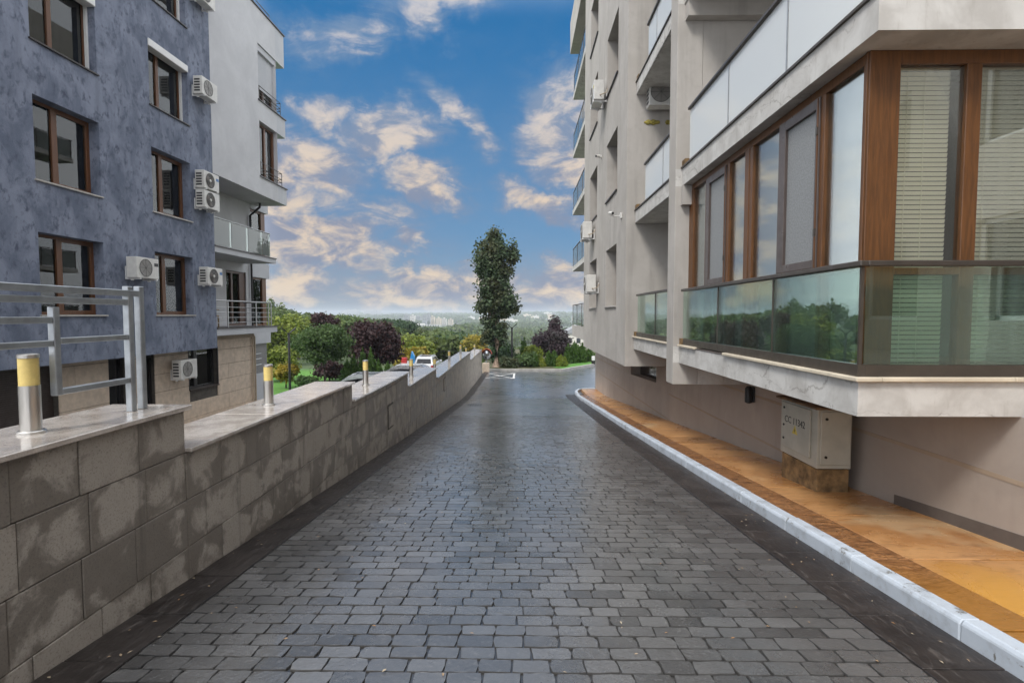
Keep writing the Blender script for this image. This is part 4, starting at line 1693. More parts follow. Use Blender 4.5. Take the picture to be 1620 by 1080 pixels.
def balcony_chair():
    t = thing('balcony_chair', 'brown cane armchair on the lower balcony with the steel bar railing', 'chair', tuple(Lw(-.55, 18.05, 1.16)), -TH)
    MB().box(-.24, .24, -.24, .24, .38, .43).build('seat', M['chair_wood'], t, bevel=.01)
    MB().box(-.24, .24, -.27, -.23, .40, .84).build('backrest', M['chair_wood'], t, bevel=.01)
    for x in (-.22, .22):
        for y in (-.22, .22):
            MB().box(x - .02, x + .02, y - .02, y + .02, 0, .38).build('leg', M['chair_wood'], t)
        MB().box(x - .03, x + .03, -.23, .24, .60, .63).build('armrest', M['chair_wood'], t)


balcony_chair()

# ------------------------------------------------------------------ grey building on the right
def right_building():
    b = thing('grey_apartment_building', 'warm grey rendered apartment building with glazed bay and glass balconies over the sidewalk', 'building', (4.1, 12, g(12)))
    XG = 2.5
    ST = [1.84, 4.82, 7.78, 10.60, 13.5]
    holes = []
    for z in ST:
        holes.append((13.85, 15.55, z, z + 1.6))
        holes.append((17.40, 19.15, z, z + 1.6))
    mb = W()
    facade(mb, 12.62, 20.8, .38, 16.0, holes, .42, lambda u, z, d: (XG + d, u, z))
    for yy in (12.62, 20.8):
        mb.face([(XG, yy, .38), (6.5, yy, .38), (6.5, yy, 16), (XG, yy, 16)])
    mb.face([(XG, 12.62, .38), (XG, 20.8, .38), (6.5, 20.8, .38), (6.5, 12.62, .38)])
    mb.face([(XG, 12.62, 16), (XG, 20.8, 16), (6.5, 20.8, 16), (6.5, 12.62, 16)])
    fix_normals(mb.build('block_wall', M['grey_render'], b))
    mb = W()
    mb.box(XG + .75, 6.3, 12.8, 20.6, .5, 15.8)
    mb.build('interior', M['interior'], b)
    for h in holes:
        fr = W()
        xa, xb = XG + .30, XG + .38
        fr.box(xa, xb, h[0], h[0] + .07, h[2], h[3])
        fr.box(xa, xb, h[1] - .07, h[1], h[2], h[3])
        fr.box(xa, xb, h[0] + .07, h[1] - .07, h[2], h[2] + .07)
        fr.box(xa, xb, h[0] + .07, h[1] - .07, h[3] - .07, h[3])
        ym = (h[0] + h[1]) / 2
        fr.box(xa - .01, xb, ym - .06, ym + .06, h[2] + .07, h[3] - .07)
        w = fr.build('window', M['wood'], b, bevel=.004)
        for a, c in ((h[0] + .07, ym - .06), (ym + .06, h[1] - .07)):
            p = W()
            p.box(xa + .035, xa + .042, a, c, h[2] + .07, h[3] - .07)
            p.build('pane', M['glass'], w)
        p = W()
        p.box(XG - .045, xa + .02, h[0] - .03, h[1] + .03, h[2] - .035, h[2] + .002)
        p.build('sill', M['darksill'] if h[2] > 3 else M['sillstone'], w, bevel=.004)
        p = W()
        p.box(XG + .5, XG + .53, h[0] + .1, h[1] - .1, h[2], h[3])
        p.build('curtain', M['curtain_grey'], w)
    # plinth wall along the sidewalk
    mb = W()
    ya, yb = -8.0, 25.8
    xa, xb = plinth_x(ya), plinth_x(yb)
    zt = 1.0

    def px(y, d=0):
        return plinth_x(y) - d
    yy = [ya, 14.9, 18.1, yb]
    # panels split for a low basement opening
    mb.face([(px(ya), ya, -4), (px(4.9), 4.9, -4), (px(4.9), 4.9, .789), (px(ya), ya, .789)])
    mb.face([(px(ya), ya, .7889), (px(4.2), 4.2, .7889), (8.19, 4.2, .7889), (8.19, ya, .7889)])
    mb.face([(px(4.9), 4.9, -4), (px(14.9), 14.9, -4), (px(14.9), 14.9, zt), (px(4.9), 4.9, zt)])
    mb.face([(px(18.1), 18.1, -4), (px(yb), yb, -4), (px(yb), yb, zt), (px(18.1), 18.1, zt)])
    mb.face([(px(14.9), 14.9, -4), (px(18.1), 18.1, -4), (px(18.1), 18.1, -.42), (px(14.9), 14.9, -.30)])
    mb.face([(px(14.9), 14.9, .12), (px(18.1), 18.1, .12), (px(18.1), 18.1, zt), (px(14.9), 14.9, zt)])
    mb.face([(px(14.9), 14.9, -.30), (px(18.1), 18.1, -.42), (px(18.1) + .5, 18.1, -.42), (px(14.9) + .5, 14.9, -.30)])
    mb.face([(px(14.9), 14.9, .12), (px(18.1), 18.1, .12), (px(18.1) + .5, 18.1, .12), (px(14.9) + .5, 14.9, .12)])
    mb.face([(px(14.9), 14.9, -.3), (px(14.9) + .5, 14.9, -.3), (px(14.9) + .5, 14.9, .12), (px(14.9), 14.9, .12)])
    mb.face([(px(18.1), 18.1, -.42), (px(18.1) + .5, 18.1, -.42), (px(18.1) + .5, 18.1, .12), (px(18.1), 18.1, .12)])
    mb.face([(xb, yb, -4), (9, yb, -4), (9, yb, 16), (xb, yb, 16)])
    mb.face([(xa, ya, -4), (9, ya, -4), (9, ya, 16), (xa, ya, 16)])
    mb.build('plinth_wall', M['plinth'], b)
    mb = W()
    mb.box(px(16.5) + .30, px(16.5) + .34, 14.9, 18.1, -.42, .12)
    mb.build('basement_window', M['car_glass'], b)
    for z0, z1 in ((.235, .275), (-.46, -.425)):
        mb = W()
        y = -8
        while y < 25.7:
            c = min(y + 3.1, 25.79)
            if z1 > g(y) + .15 and not (z0 > -.45 and z0 < .15):
                if not (y < 18 and c > 15 and z0 < -.4):
                    if mb.v and y > 15:
                        mb.build('joint_band', M['plinth_band'], b)
                        mb = W()
                    mb.hexa([(px(y) - .004, y, z0), (px(y) + .02, y, z0), (px(c) + .02, c, z0), (px(c) - .004, c, z0),
                             (px(y) - .004, y, z1), (px(y) + .02, y, z1), (px(c) + .02, c, z1), (px(c) - .004, c, z1)])
            y = c
            if c > 25.7:
                break
        mb.build('joint_band', M['plinth_band'], b)
    # far part: bands stepping with the slope
    for z0, y0 in ((-1.12, 13.0),):
        mb = W()
        mb.hexa([(px(y0) - .004, y0, z0), (px(y0) + .02, y0, z0), (px(25.75) + .02, 25.75, z0), (px(25.75) - .004, 25.75, z0),
                 (px(y0) - .004, y0, z0 + .035), (px(y0) + .02, y0, z0 + .035), (px(25.75) + .02, 25.75, z0 + .035), (px(25.75) - .004, 25.75, z0 + .035)])
        mb.build('joint_band', M['plinth_band'], b)
    mb = W()
    y = -8
    while y < 5.6:
        c = min(y + 1.7, 5.6)
        mb.hexa([(px(y) - .006, y, g(y)), (px(y) + .02, y, g(y)), (px(c) + .02, c, g(c)), (px(c) - .006, c, g(c)),
                 (px(y) - .006, y, g(y) + .235), (px(y) + .02, y, g(y) + .235), (px(c) + .02, c, g(c) + .21), (px(c) - .006, c, g(c) + .21)])
        y = c
    mb.build('damp_base', M['plinth_base'], b)
    # upper back walls of loggias and end wing with real thickness
    mb = W()
    mb.box(4.36, 9, 4.9, 12.60, .8, 16)
    mb.build('loggia_wall', M['grey_render'], b)
    mb = W()
    mb.box(3.9, 9, 20.82, 25.78, 1.001, 16)
    mb.build('end_wall', M['grey_render'], b)
    # side wing around the corner, facing back over the sidewalk
    hs = [(-.8, .9, 1.5, 3.3), (-4.2, -2.5, 1.5, 3.3), (-.8, .9, 4.6, 6.3), (-4.2, -2.5, 4.6, 6.3)]
    mb = W()
    facade(mb, -12, 4.4, -1, 12, hs, .2, lambda u, z, d: (8.2 + d, u, z))
    mb.face([(8.2, -12, 12), (8.2, 4.4, 12), (12, 4.4, 12), (12, -12, 12)])
    mb.build('side_wing_wall', M['grey_render'], b)
    for h in hs:
        fr = W()
        fr.box(8.32, 8.40, h[0], h[0] + .08, h[2], h[3]); fr.box(8.32, 8.40, h[1] - .08, h[1], h[2], h[3])
        fr.box(8.32, 8.40, h[0], h[1], h[2], h[2] + .08); fr.box(8.32, 8.40, h[0], h[1], h[3] - .08, h[3])
        w = fr.build('side_window', M['white_plastic'], b)
        p = W()
        p.box(8.36, 8.37, h[0] + .08, h[1] - .08, h[2] + .08, h[3] - .08)
        p.build('pane', M['car_glass'], w)
    mb = W()
    mb.face([(4.3, 4.9, .8), (8.2, 4.9, .8), (8.2, 4.9, 12), (4.3, 4.9, 12)])
    mb.build('return_wall', M['grey_render'], b)
    # pier between bay and loggias, with the downstand beam below
    mb = W()
    mb.box(2.60, 3.02, 9.02, 9.42, .42, 16)
    mb.build('pier', M['grey_render'], b, bevel=.006)
    mb = W()
    mb.box(3.022, 4.36, 9.03, 9.41, 1.075, 16)
    mb.build('party_wall', M['grey_render'], b)
    mb = W()
    mb.box(3.022, px(9.2) + .05, 9.025, 9.415, .42, .788)
    mb.build('downstand_beam', M['slab'], b)
    mb = W()
    mb.box(2.69, 2.9, 8.9, 9.018, 3.42, 3.738)
    mb.build('lintel_stub', M['grey_render'], b)
    mb = W()
    mb.box(2.72, 4.36, 8.85, 9.018, 6.42, 6.68)
    mb.build('wall_beam', M['grey_render'], b)
    # slabs (kept apart by storey; each with a cream sill course)
    for z0, z1, y0, y1 in ((.79, 1.07, 4.25, 12.618), (3.74, 4.02, 4.15, 12.618), (6.69, 6.95, 4.15, 12.618), (9.64, 9.9, 4.15, 12.618)):
        xe = 2.7
        s = W()
        s.box(xe, 4.355 if z0 > 1 else 4.379, y0, 9.018, z0, z1)
        if z0 < 1:
            s.box(4.3791, 8.19, 4.2505, 4.895, z0 + .0005, z1 - .0005)
        else:
            s.box(4.3551, 8.19, y0 + .002, 4.895, z0 + .001, z1 - .001)
        s.box(xe, 2.599, 9.018, 9.0181, z0, z1)
        sl = s.build('balcony_slab', M['slab'], b, bevel=.008)
        s = W()
        s.box(xe, 4.355, 9.425, y1, z0, z1)
        s2 = s.build('balcony_slab', M['slab'], b, bevel=.008)
    # cream sill course in pieces on the lowest slab, one stretch broken away
    sills = [(4.2, 5.2), (5.205, 6.25), (6.255, 7.0), (8.15, 8.98)]
    for a, c in sills:
        s = W()
        s.box(2.655, 2.86, a, c, 1.072, 1.106)
        s.build('marble_sill', M['marble'], b, bevel=.006)
    for a, c in ((2.865, 3.9), (3.905, 5.2), (5.205, 7.4)):
        s = W()
        s.box(a, c, 4.205, 4.36, 1.072, 1.106)
        s.build('marble_sill', M['marble'], b, bevel=.006)
    s = W()
    s.box(2.655, 2.86, 9.43, 12.6, 1.072, 1.102)
    s.build('marble_sill', M['marble'], b, bevel=.006)
    s = W()
    s.box(2.69, 2.86, 7.003, 8.147, 1.071, 1.088)
    s.build('broken_sill_bed', M['plinth_base'], b, bevel=.004)
    for z1 in (4.021, 6.951):
        s = W()
        s.box(2.675, 2.8, 4.16, 9.0, z1, z1 + .025)
        s.box(2.675, 2.8, 9.43, 12.6, z1, z1 + .025)
        s.build('dark_sill', M['profile'], b)
    for yy, z1 in ((12.42, 1.106), (8.84, 1.106), (12.42, 4.05), (8.84, 4.05), (12.42, 6.98)):
        s = W()
        s.box(2.70, 2.86, yy, yy + .17, z1, z1 + .10)
        s.build('skirting_tile', M['rust'], b)

    # glass railings
    def railing(zb, zt, ys, xg=2.735, front=None, glassmat='rail_glass', prof=True):
        hr = W()
        y0, y1 = ys[0], ys[-1]
        hr.box(xg - .045, xg + .02, y0 - (.05 if front else 0), y1, zt, zt + .045)
        if front:
            hr.box(xg + .021, front, y0 - .05, y0 + .015, zt, zt + .045)
        r = hr.build('glass_railing', M['rail_dark'], b, bevel=.008)
        if prof:
            p = W()
            p.box(xg - .03, xg + .03, y0 - (.03 if front else 0), y1, zb, zb + .095)
            if front:
                p.box(xg + .031, front, y0 - .03, y0 + .03, zb, zb + .095)
            p.build('base_profile', M['profile'], r)
        for a, c in zip(ys[:-1], ys[1:]):
            p = W()
            p.box(xg - .006, xg + .006, a + .014, c - .014, zb + (.096 if prof else .02), zt - .002)
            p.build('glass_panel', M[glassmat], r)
        for a in ys[1:-1] + ([ys[0]] if front else []):
            p = W()
            p.box(xg - .013, xg + .012, a - .012, a + .012, zb + .02, zt)
            p.build('post', M['profile'] if prof else M['rail_steel'], r)
        if front:
            a = xg + .02
            while a < front:
                c = min(a + 1.55, front)
                p = W()
                p.box(a + .014, c - .014, y0 - .006, y0 + .006, zb + .096, zt - .002)
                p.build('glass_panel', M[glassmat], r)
                a = c
        return r
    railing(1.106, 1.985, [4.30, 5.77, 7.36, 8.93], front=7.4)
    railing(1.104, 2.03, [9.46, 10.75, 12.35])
    railing(4.046, 4.87, [4.2, 5.6, 7.13, 8.72], front=7.4, prof=False, glassmat='sky_white_glass')
    railing(4.046, 4.84, [9.46, 10.3, 11.75], prof=False, glassmat='sky_white_glass')
    railing(6.976, 7.70, [9.46, 10.9, 11.6], prof=False, glassmat='sky_white_glass')

    # glazed bay ---------------------------------------------------------
    XB, YB = 2.84, 4.45
    zb, zt = 1.09, 3.738
    fr = W()
    fr.box(XB, XB + .09, YB + .02, 9.015, zt - .09, zt)           # head, side
    fr.box(XB, XB + .09, YB + .02, 9.015, zb, zb + .06)
    fr.box(XB + .0005, XB + .08, YB + .02, 9.0, 1.98, 2.05)
    fr.box(XB, XB + .25, YB, YB + .02, zb, zt)                      # corner post: broad outer boards
    fr.box(XB, XB + .09, YB + .0201, YB + .08, zb + .06, zt - .09)
    fr.box(XB + .09, XB + .25, YB + .0201, YB + .09, zb + .06, zt - .09)
    fr.box(XB - .010, XB + .02, YB + .022, YB + .05, zb, zt)
    fr.box(XB + .25, 8.18, YB, YB + .08, zt - .11, zt)              # head, front
    fr.box(XB + .25, 8.18, YB, YB + .08, zb, zb + .06)
    fr.box(XB + .25, 8.18, YB + .001, YB + .07, 1.93, 1.99)
    for y0, y1 in ((8.80, 9.015), (8.19, 8.25), (7.32, 7.41), (6.60, 6.83), (5.07, 5.14)):
        fr.box(XB - .004, XB + .085, y0, y1, zb + .06, zt - .09)
    fr.box(XB - .012, XB + .02, 6.69, 6.74, zb + .06, zt - .09)
    for y0, y1 in ((7.74, 7.82), (5.85, 5.96)):
        fr.box(XB, XB + .08, y0, y1, zb + .06, 1.98)
    for x0, x1 in ((3.62, 3.74), (4.75, 4.87), (5.7, 5.82), (6.7, 6.82)):
        fr.box(x0, x1, YB - .004, YB + .075, zb + .06, zt - .11)
    bay = fr.build('bay_window', M['wood'], b, bevel=.004)

    # opening sashes: grey-brown frame with an insect screen
    for y0, y1 in ((7.41, 8.19), (5.14, 5.92)):
        f2 = W()
        f2.box(XB - .02, XB + .05, y0, y0 + .06, 2.05, zt - .09)
        f2.box(XB - .02, XB + .05, y1 - .14, y1, 2.05, zt - .09)
        f2.box(XB - .02, XB + .05, y0 + .06, y1 - .14, 2.05, 2.13)
        f2.box(XB - .02, XB + .05, y0 + .06, y1 - .14, zt - .19, zt - .09)
        f2.build('opening_sash', M['sash'], bay, bevel=.004)
        p = W()
        p.box(XB + .012, XB + .018, y0 + .06, y1 - .14, 2.13, zt - .19)
        p.build('screen', M['screen'], bay)
        p = W()
        p.box(XB - .026, XB - .019, y0 + .012, y0 + .03, 2.05, zt - .1)
        p.build('sash_bead', M['wood'], bay)
        for zz in (2.35, 3.3):
            p = W()
            p.box(XB - .034, XB - .020, y0 + .005, y0 + .035, zz, zz + .07)
            p.build('hinge', M['profile'], bay)
        p = W()
        p.box(XB - .03, XB + .05, y0, y1, 2.0, 2.048)
        p.build('sash_rail', M['wood'], bay)
    # panes with blinds behind
    up = [(8.25, 8.80), (6.83, 7.32), (5.92, 6.60), (4.53, 5.07)]
    low = [(8.25, 8.80), (7.82, 8.19), (7.41, 7.74), (6.83, 7.32), (5.96, 6.60), (5.14, 5.85), (4.53, 5.07)]

    def blind_side(y0, y1, z0, z1, x, mt):
        q = W()
        z = z0
        while z < z1:
            q.face([(x + .003, y0, z), (x + .003, y1, z), (x - .003, y1, z + .0275), (x - .003, y0, z + .0275)])
            z += .0285
        return q.build('blind', M[mt], bay)
    for a, c in up:
        p = W(); p.box(XB + .03, XB + .036, a, c, 2.05, zt - .09); p.build('pane', M['bay_glass'], bay)
        blind_side(a + .01, c - .01, 2.04, zt - .05, XB + .085, 'blind')
    for a, c in low:
        p = W(); p.box(XB + .03, XB + .036, a, c, zb + .06, 1.98); p.build('pane', M['bay_glass'], bay)
        blind_side(a + .01, c - .01, zb + .08, 1.98, XB + .10, 'blind')
    for x0, x1 in ((XB + .25, 3.62), (3.74, 4.75), (4.87, 5.7), (5.82, 6.7), (6.82, 8.1)):
        for za, zc in ((zb + .06, 1.93), (1.99, zt - .11)):
            p = W(); p.box(x0, x1, YB + .03, YB + .036, za, zc); p.build('pane', M['bay_glass'], bay)
        q = W()
        z = zb + .07
        while z < zt - .12:
            q.face([(x0 + .01, YB + .112, z), (x1 - .05, YB + .112, z), (x1 - .05, YB + .103, z + .031), (x0 + .01, YB + .103, z + .031)])
            z += .039
        q.build('blind', M['blind_cream'], bay)
        q = W()
        for xx in (x0 + .12, (x0 + x1) / 2):
            q.box(xx, xx + .004, YB + .092, YB + .096, zb + .07, zt - .11)
        q.build('blind_cord', M['blind_cream'], bay)
    p = W()
    p.box(XB + .6, 4.35, 4.95, 9.0, 1.08, 3.7)
    p.build('interior', M['interior'], bay)
    p = W()
    p.box(4.4, 8.1, 4.85, 4.89, 1.08, 3.7)
    p.build('interior', M['interior'], bay)

    # far end balconies ---------------------------------------------------
    lev = [(1.06, 2.10), (3.97, 4.90), (6.78, 7.70), (9.60, 10.55), (12.45, 13.4)]
    for zt_, zr in lev:
        s = W()
        s.box(2.66, 3.898, 20.83, 27.0, zt_ - .19, zt_)
        s.box(2.655, 2.70, 20.83, 27.0, zt_ - .02, zt_ + .03)
        sl = s.build('balcony_slab', M['slab'] if zt_ > 2 else M['grey_render'], b)
        s = W()
        s.box(2.68, 2.72, 20.83, 27.0, zr - .03, zr)
        for y in (21.2, 23.1, 25.0, 26.9):
            s.box(2.685, 2.715, y, y + .04, zt_ + .03, zr - .03)
        for x in (3.0, 3.4):
            s.box(x, x + .03, 26.93, 26.96, zt_, zr - .03)
        s.box(2.72, 3.9, 26.92, 26.96, zr - .03, zr)
        r = s.build('balcony_railing', M['profile'], b)
        p = W()
        p.box(2.695, 2.705, 20.85, 26.9, zt_ + .06, zr - .06)
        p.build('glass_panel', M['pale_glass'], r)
    s = W()
    s.box(2.5, 3.898, 20.83, 27.05, 14.5, 16.0)
    s.build('roof_parapet_box', M['grey_render'], b)
    s = W()
    s.box(2.66, 3.898, 20.83, 26.9, .55, .868)
    s.build('balcony_apron', M['grey_render'], b)
    return b


right_building()

ac_unit('air conditioner with yellow energy sticker high on the grey facade, on a steel bracket', (2.5, 15.85, 7.72), PI, guard='round', grille=False, sticker='yellow_label')
ac_unit('air conditioner at the far edge of the grey facade, seen against the sky', (2.5, 18.2, 4.15), PI, grille=False, sticker='ac_white')
ac_unit('lowest air conditioner on the grey facade, in front of the far ground storey window', (2.5, 17.2, 2.32), PI, grille=False, sticker='ac_white')
ac_unit('large air conditioner with square dark grille inside the loggia above the glass railing', (3.24, 12.60, 6.30), -PI / 2, W_=.66, H_=.58, guard='plain', grille=True, sticker=None, bracket=False)


def foam_patches():
    for i, (x0, x1, lab) in enumerate(((2.88, 3.26, 'long yellow foam patch on the loggia wall below the big air conditioner'),
                                       (3.37, 3.62, 'short yellow foam patch on the loggia wall, half behind the pier'))):
        bm = bmesh.new()
        bmesh.ops.create_icosphere(bm, subdivisions=3, radius=1)
        r2 = random.Random(i)
        for v in bm.verts:
            v.co = Vector((v.co.x * (x1 - x0) / 2, v.co.y * .03, v.co.z * .055 * (1 + .3 * math.sin(v.co.x * 9 + i)))) + Vector((0, 0, r2.uniform(-.006, .006)))
        me = bpy.data.meshes.new('foam_patch')
        bm.to_mesh(me); bm.free()
        me.materials.append(M['foam'])
        o = bpy.data.objects.new('foam_patch', me)
        col.objects.link(o)
        o.location = ((x0 + x1) / 2, 12.61, 6.06)
        tag(o, lab, 'foam patch')


foam_patches()


def cameras():
    t = thing('security_camera', 'small white bullet security camera on an arm at the corner of the grey facade', 'security camera', (2.5, 13.15, 4.0))
    MB().box(-.05, 0, -.05, .05, -.05, .09).build('mount', M['ac_white'], t, bevel=.008)
    MB().tube([(-.04, 0, .02), (-.18, 0, .0), (-.26, 0, .04)], .014, 8).build('arm', M['ac_white'], t, smooth=True)
    MB().tube([(-.25, -.13, .055), (-.30, .02, .09)], .038, 12).build('camera_body', M['ac_white'], t, smooth=True)
    MB().tube([(-.245, -.142, .052), (-.25, -.13, .055)], .030, 12).build('lens', M['black'], t)
    t = thing('dome_camera', 'tiny white security camera high between two windows of the grey facade', 'security camera', (2.5, 16.5, 6.38))
    MB().box(-.06, 0, -.04, .04, 0, .07).build('mount', M['ac_white'], t, bevel=.008)
    MB().tube([(-.05, 0, .05), (-.17, -.05, .04)], .045, 12).build('camera_body', M['ac_white'], t, smooth=True)
    MB().tube([(-.172, -.051, .04), (-.19, -.058, .037)], .034, 12).build('lens', M['black'], t)


cameras()


def wall_lamp():
    t = thing('wall_lamp', 'black oval lamp on the plinth wall below the concrete beam', 'wall lamp', (plinth_x(8.9), 8.9, .12))
    MB().box(-.03, .0, -.05, .05, .02, .28).build('back_plate', M['black'], t, bevel=.01)
    MB().tube([(-.09, 0, .0), (-.09, 0, .02), (-.09, 0, .25), (-.09, 0, .29)], [.025, .062, .062, .03], 14).build('lamp_body', M['black'], t, smooth=True)


wall_lamp()


def cabinet():
    x0, x1, y0, y1 = 3.42, 3.55, 6.08, 6.93
    zb, zt = -.17, .52
    t = thing('electrical_cabinet', 'pale grey metal electrical cabinet marked CC 11342 on a rusty plinth by the wall', 'electrical cabinet', (3.6, 6.5, g(6.5) + .11))
    mb = W()
    mb.hexa([(x0 + .015, y0 + .015, g(y0) + .08), (x1 + .25, y0 + .015, g(y0) + .08), (x1 + .25, y1 - .015, g(y1) + .08), (x0 + .015, y1 - .015, g(y1) + .08),
             (x0 + .015, y0 + .015, zb - .012), (x1 + .25, y0 + .015, zb - .012), (x1 + .25, y1 - .015, zb - .012), (x0 + .015, y1 - .015, zb - .012)])
    mb.build('plinth_base', M['rust'], t, bevel=.006)
    mb = W()
    mb.box(x0, x1 + .26, y0, y1, zb, zt)
    mb.build('casing', M['cabinet'], t, bevel=.006)
    mb = W()
    mb.hexa([(x0 - .05, y0 - .05, zt + .002), (x1 + .27, y0 - .05, zt + .002), (x1 + .27, y1 + .05, zt + .002), (x0 - .05, y1 + .05, zt + .002),
             (x0 - .05, y0 - .05, zt + .025), (x1 + .27, y0 - .05, zt + .045), (x1 + .27, y1 + .05, zt + .045), (x0 - .05, y1 + .05, zt + .025)])
    mb.build('roof_plate', M['cabinet_roof'], t)
    mb = W()
    mb.box(x0 - .022, x0 - .002, y0 + .13, y1 - .05, zb + .09, zt - .03)
    d = mb.build('front_door', M['cabinet'], t, bevel=.005)
    mb = W()
    mb.box(x0 + .03, x1 + .24, y0 - .016, y0 - .001, zb + .05, zt - .03)
    d2 = mb.build('side_door', M['cabinet'], t, bevel=.005)
    for yy, zz in ((y1 - .12, zt - .1), (y1 - .12, zt - .32), (y1 - .12, zb + .2)):
        MBl = W(); MBl.tube([(x0 - .022, yy, zz), (x0 - .032, yy, zz)], .014, 10); MBl.build('lock', M['black'], d)
    for xx, zz in ((x0 + .09, zt - .11), (x0 + .09, zb + .14)):
        MBl = W(); MBl.tube([(xx, y0 - .016, zz), (xx, y0 - .026, zz)], .016, 10); MBl.build('lock', M['black'], d2)
    fc = bpy.data.curves.new('cabinet_number', 'FONT')
    fc.body = 'CC 11342'
    fc.size = .118
    fc.extrude = .0008
    fc.align_x = 'CENTER'
    fc.space_character = .98
    fc.materials.append(M['black'])
    tmp = bpy.data.objects.new('cabinet_number_curve', fc)
    me = bpy.data.meshes.new_from_object(tmp)
    bpy.data.objects.remove(tmp)
    fo = bpy.data.objects.new('cabinet_number', me)
    col.objects.link(fo)
    fo.parent = d
    # face the road (-X), reading from the far end towards the camera
    Mt = Matrix(((0, 0, -1, x0 - .0235), (-1, 0, 0, 6.55), (0, 1, 0, .245), (0, 0, 0, 1)))
    fo.matrix_local = wm(d).inverted() @ Mt
    mb = W()
    cyy, cz, r = 6.54, .17, .065
    mb.prism([(x0 - .0225, cyy + r, cz - r * .6), (x0 - .0225, cyy, cz + r * 1.1), (x0 - .0225, cyy - r, cz - r * .6)], (-.0015, 0, 0))
    mb.build('warning_sign', M['yellow_label'], d)
    mb = W()
    mb.face([(x0 - .0246, cyy + .012, cz + .04), (x0 - .0246, cyy - .016, cz + .005), (x0 - .0246, cyy - .002, cz + .002)])
    mb.face([(x0 - .0246, cyy + .004, cz + .012), (x0 - .0246, cyy + .018, cz + .008), (x0 - .0246, cyy - .008, cz - .032)])
    mb.build('lightning_bolt', M['black'], d)


cabinet()


# ------------------------------------------------------------------ vegetation
def leaf_cloud(ells, n, size, up=0.25, jitter=0.5, clump=0.0, aspect=1.7, seed=0, vert=0.0):
    """leaf-sized diamond faces through the volume of several ellipsoids (x,y,z,rx,ry,rz)"""
    r = np.random.default_rng(seed + 101)
    E_ = np.array(ells, float)
    vol = (E_[:, 3] * E_[:, 4] * E_[:, 5]) ** 0.72
    idx = r.choice(len(E_), n, p=vol / vol.sum())
    d = r.normal(size=(n, 3))
    d /= np.linalg.norm(d, axis=1)[:, None]
    rad = (0.30 + 0.70 * r.random(n) ** 0.55)
    rad *= 1 + 0.20 * r.normal(size=n)
    e = E_[idx]
    p = e[:, :3] + d * rad[:, None] * e[:, 3:6]
    if clump > 0:          # gather the leaves into sprays so gaps open between them
        k = max(8, n // 38)
        ci = r.choice(n, k)
        cid = r.integers(0, k, n)
        # move each leaf towards a spray centre of its own ellipsoid when that one is close
        target = p[ci[cid]]
        dist = np.linalg.norm(target - p, axis=1)
        lim = np.min(e[:, 3:6], axis=1) * 0.9
        w = np.where(dist < lim, clump, 0.0)
        p = p + (target - p) * w[:, None]
    nrm = d * (1 - jitter) + r.normal(size=(n, 3)) * jitter + np.array([0, 0, up])
    if vert:
        nrm[:, 2] *= (1 - vert)
    nrm /= np.linalg.norm(nrm, axis=1)[:, None]
    t = np.cross(nrm, r.normal(size=(n, 3)))
    if vert:
        t = t * (1 - vert) + np.array([0, 0, 1.0]) * vert
    t /= np.linalg.norm(t, axis=1)[:, None] + 1e-9
    bt = np.cross(nrm, t)
    s = size * (0.65 + 0.7 * r.random(n))[:, None]
    a = t * s * aspect / 2
    bb = bt * s / 2
    bend = nrm * s * 0.12
    co = np.stack([p - a, p + bb + bend, p + a, p - bb + bend], axis=1).reshape(-1, 3)
    q = np.arange(n * 4).reshape(n, 4)
    return co, q


def trunk_mesh(base, top, r0, r1, limbs, seed, mb=None):
    r = random.Random(seed)
    mb = mb or W()
    b, t = Vector(base), Vector(top)
    pts, rs = [], []
    for k in range(6):
        f = k / 5
        w = 0.06 * (t - b).length * (0.3 if k in (0, 5) else 1) * 0.35
        pts.append(b.lerp(t, f) + Vector((r.uniform(-w, w), r.uniform(-w, w), 0)))
        rs.append((r0 * (1.25 if k == 0 else 1)) * (1 - f) + r1 * f)
    mb.tube(pts, rs, 9)
    for (x, y, z) in limbs:
        f = r.uniform(.45, .85)
        s = b.lerp(t, f)
        e = Vector((x, y, z))
        mid = s.lerp(e, .5) + Vector((0, 0, .12 * (e - s).length))
        mb.tube([s, mid, e], [r0 * .42, r0 * .28, r0 * .12], 6)
    return mb


def tree(name, label, cat, base, ells, n, size, leaf, bark, r0, group=None, seed=0, top=None, limbs=True, **k):
    t = thing(name, label, cat, base, 0, group)
    cz = [e for e in ells]
    tz = max(e[2] for e in ells)
    tp = top or (sum(e[0] for e in ells) / len(ells), sum(e[1] for e in ells) / len(ells), tz)
    lim = [(e[0] + e[3] * .4 * math.cos(i * 2.1), e[1] + e[4] * .4 * math.sin(i * 2.1), e[2] + e[5] * .2) for i, e in enumerate(ells)] if limbs else []
    trunk_mesh(base, tp, r0, r0 * .3, lim[:10], seed).build('trunk', M[bark], t, smooth=True)
    co, q = leaf_cloud(ells, n, size, seed=seed, **k)
    np_mesh('crown', co, q, M[leaf], t)
    return t


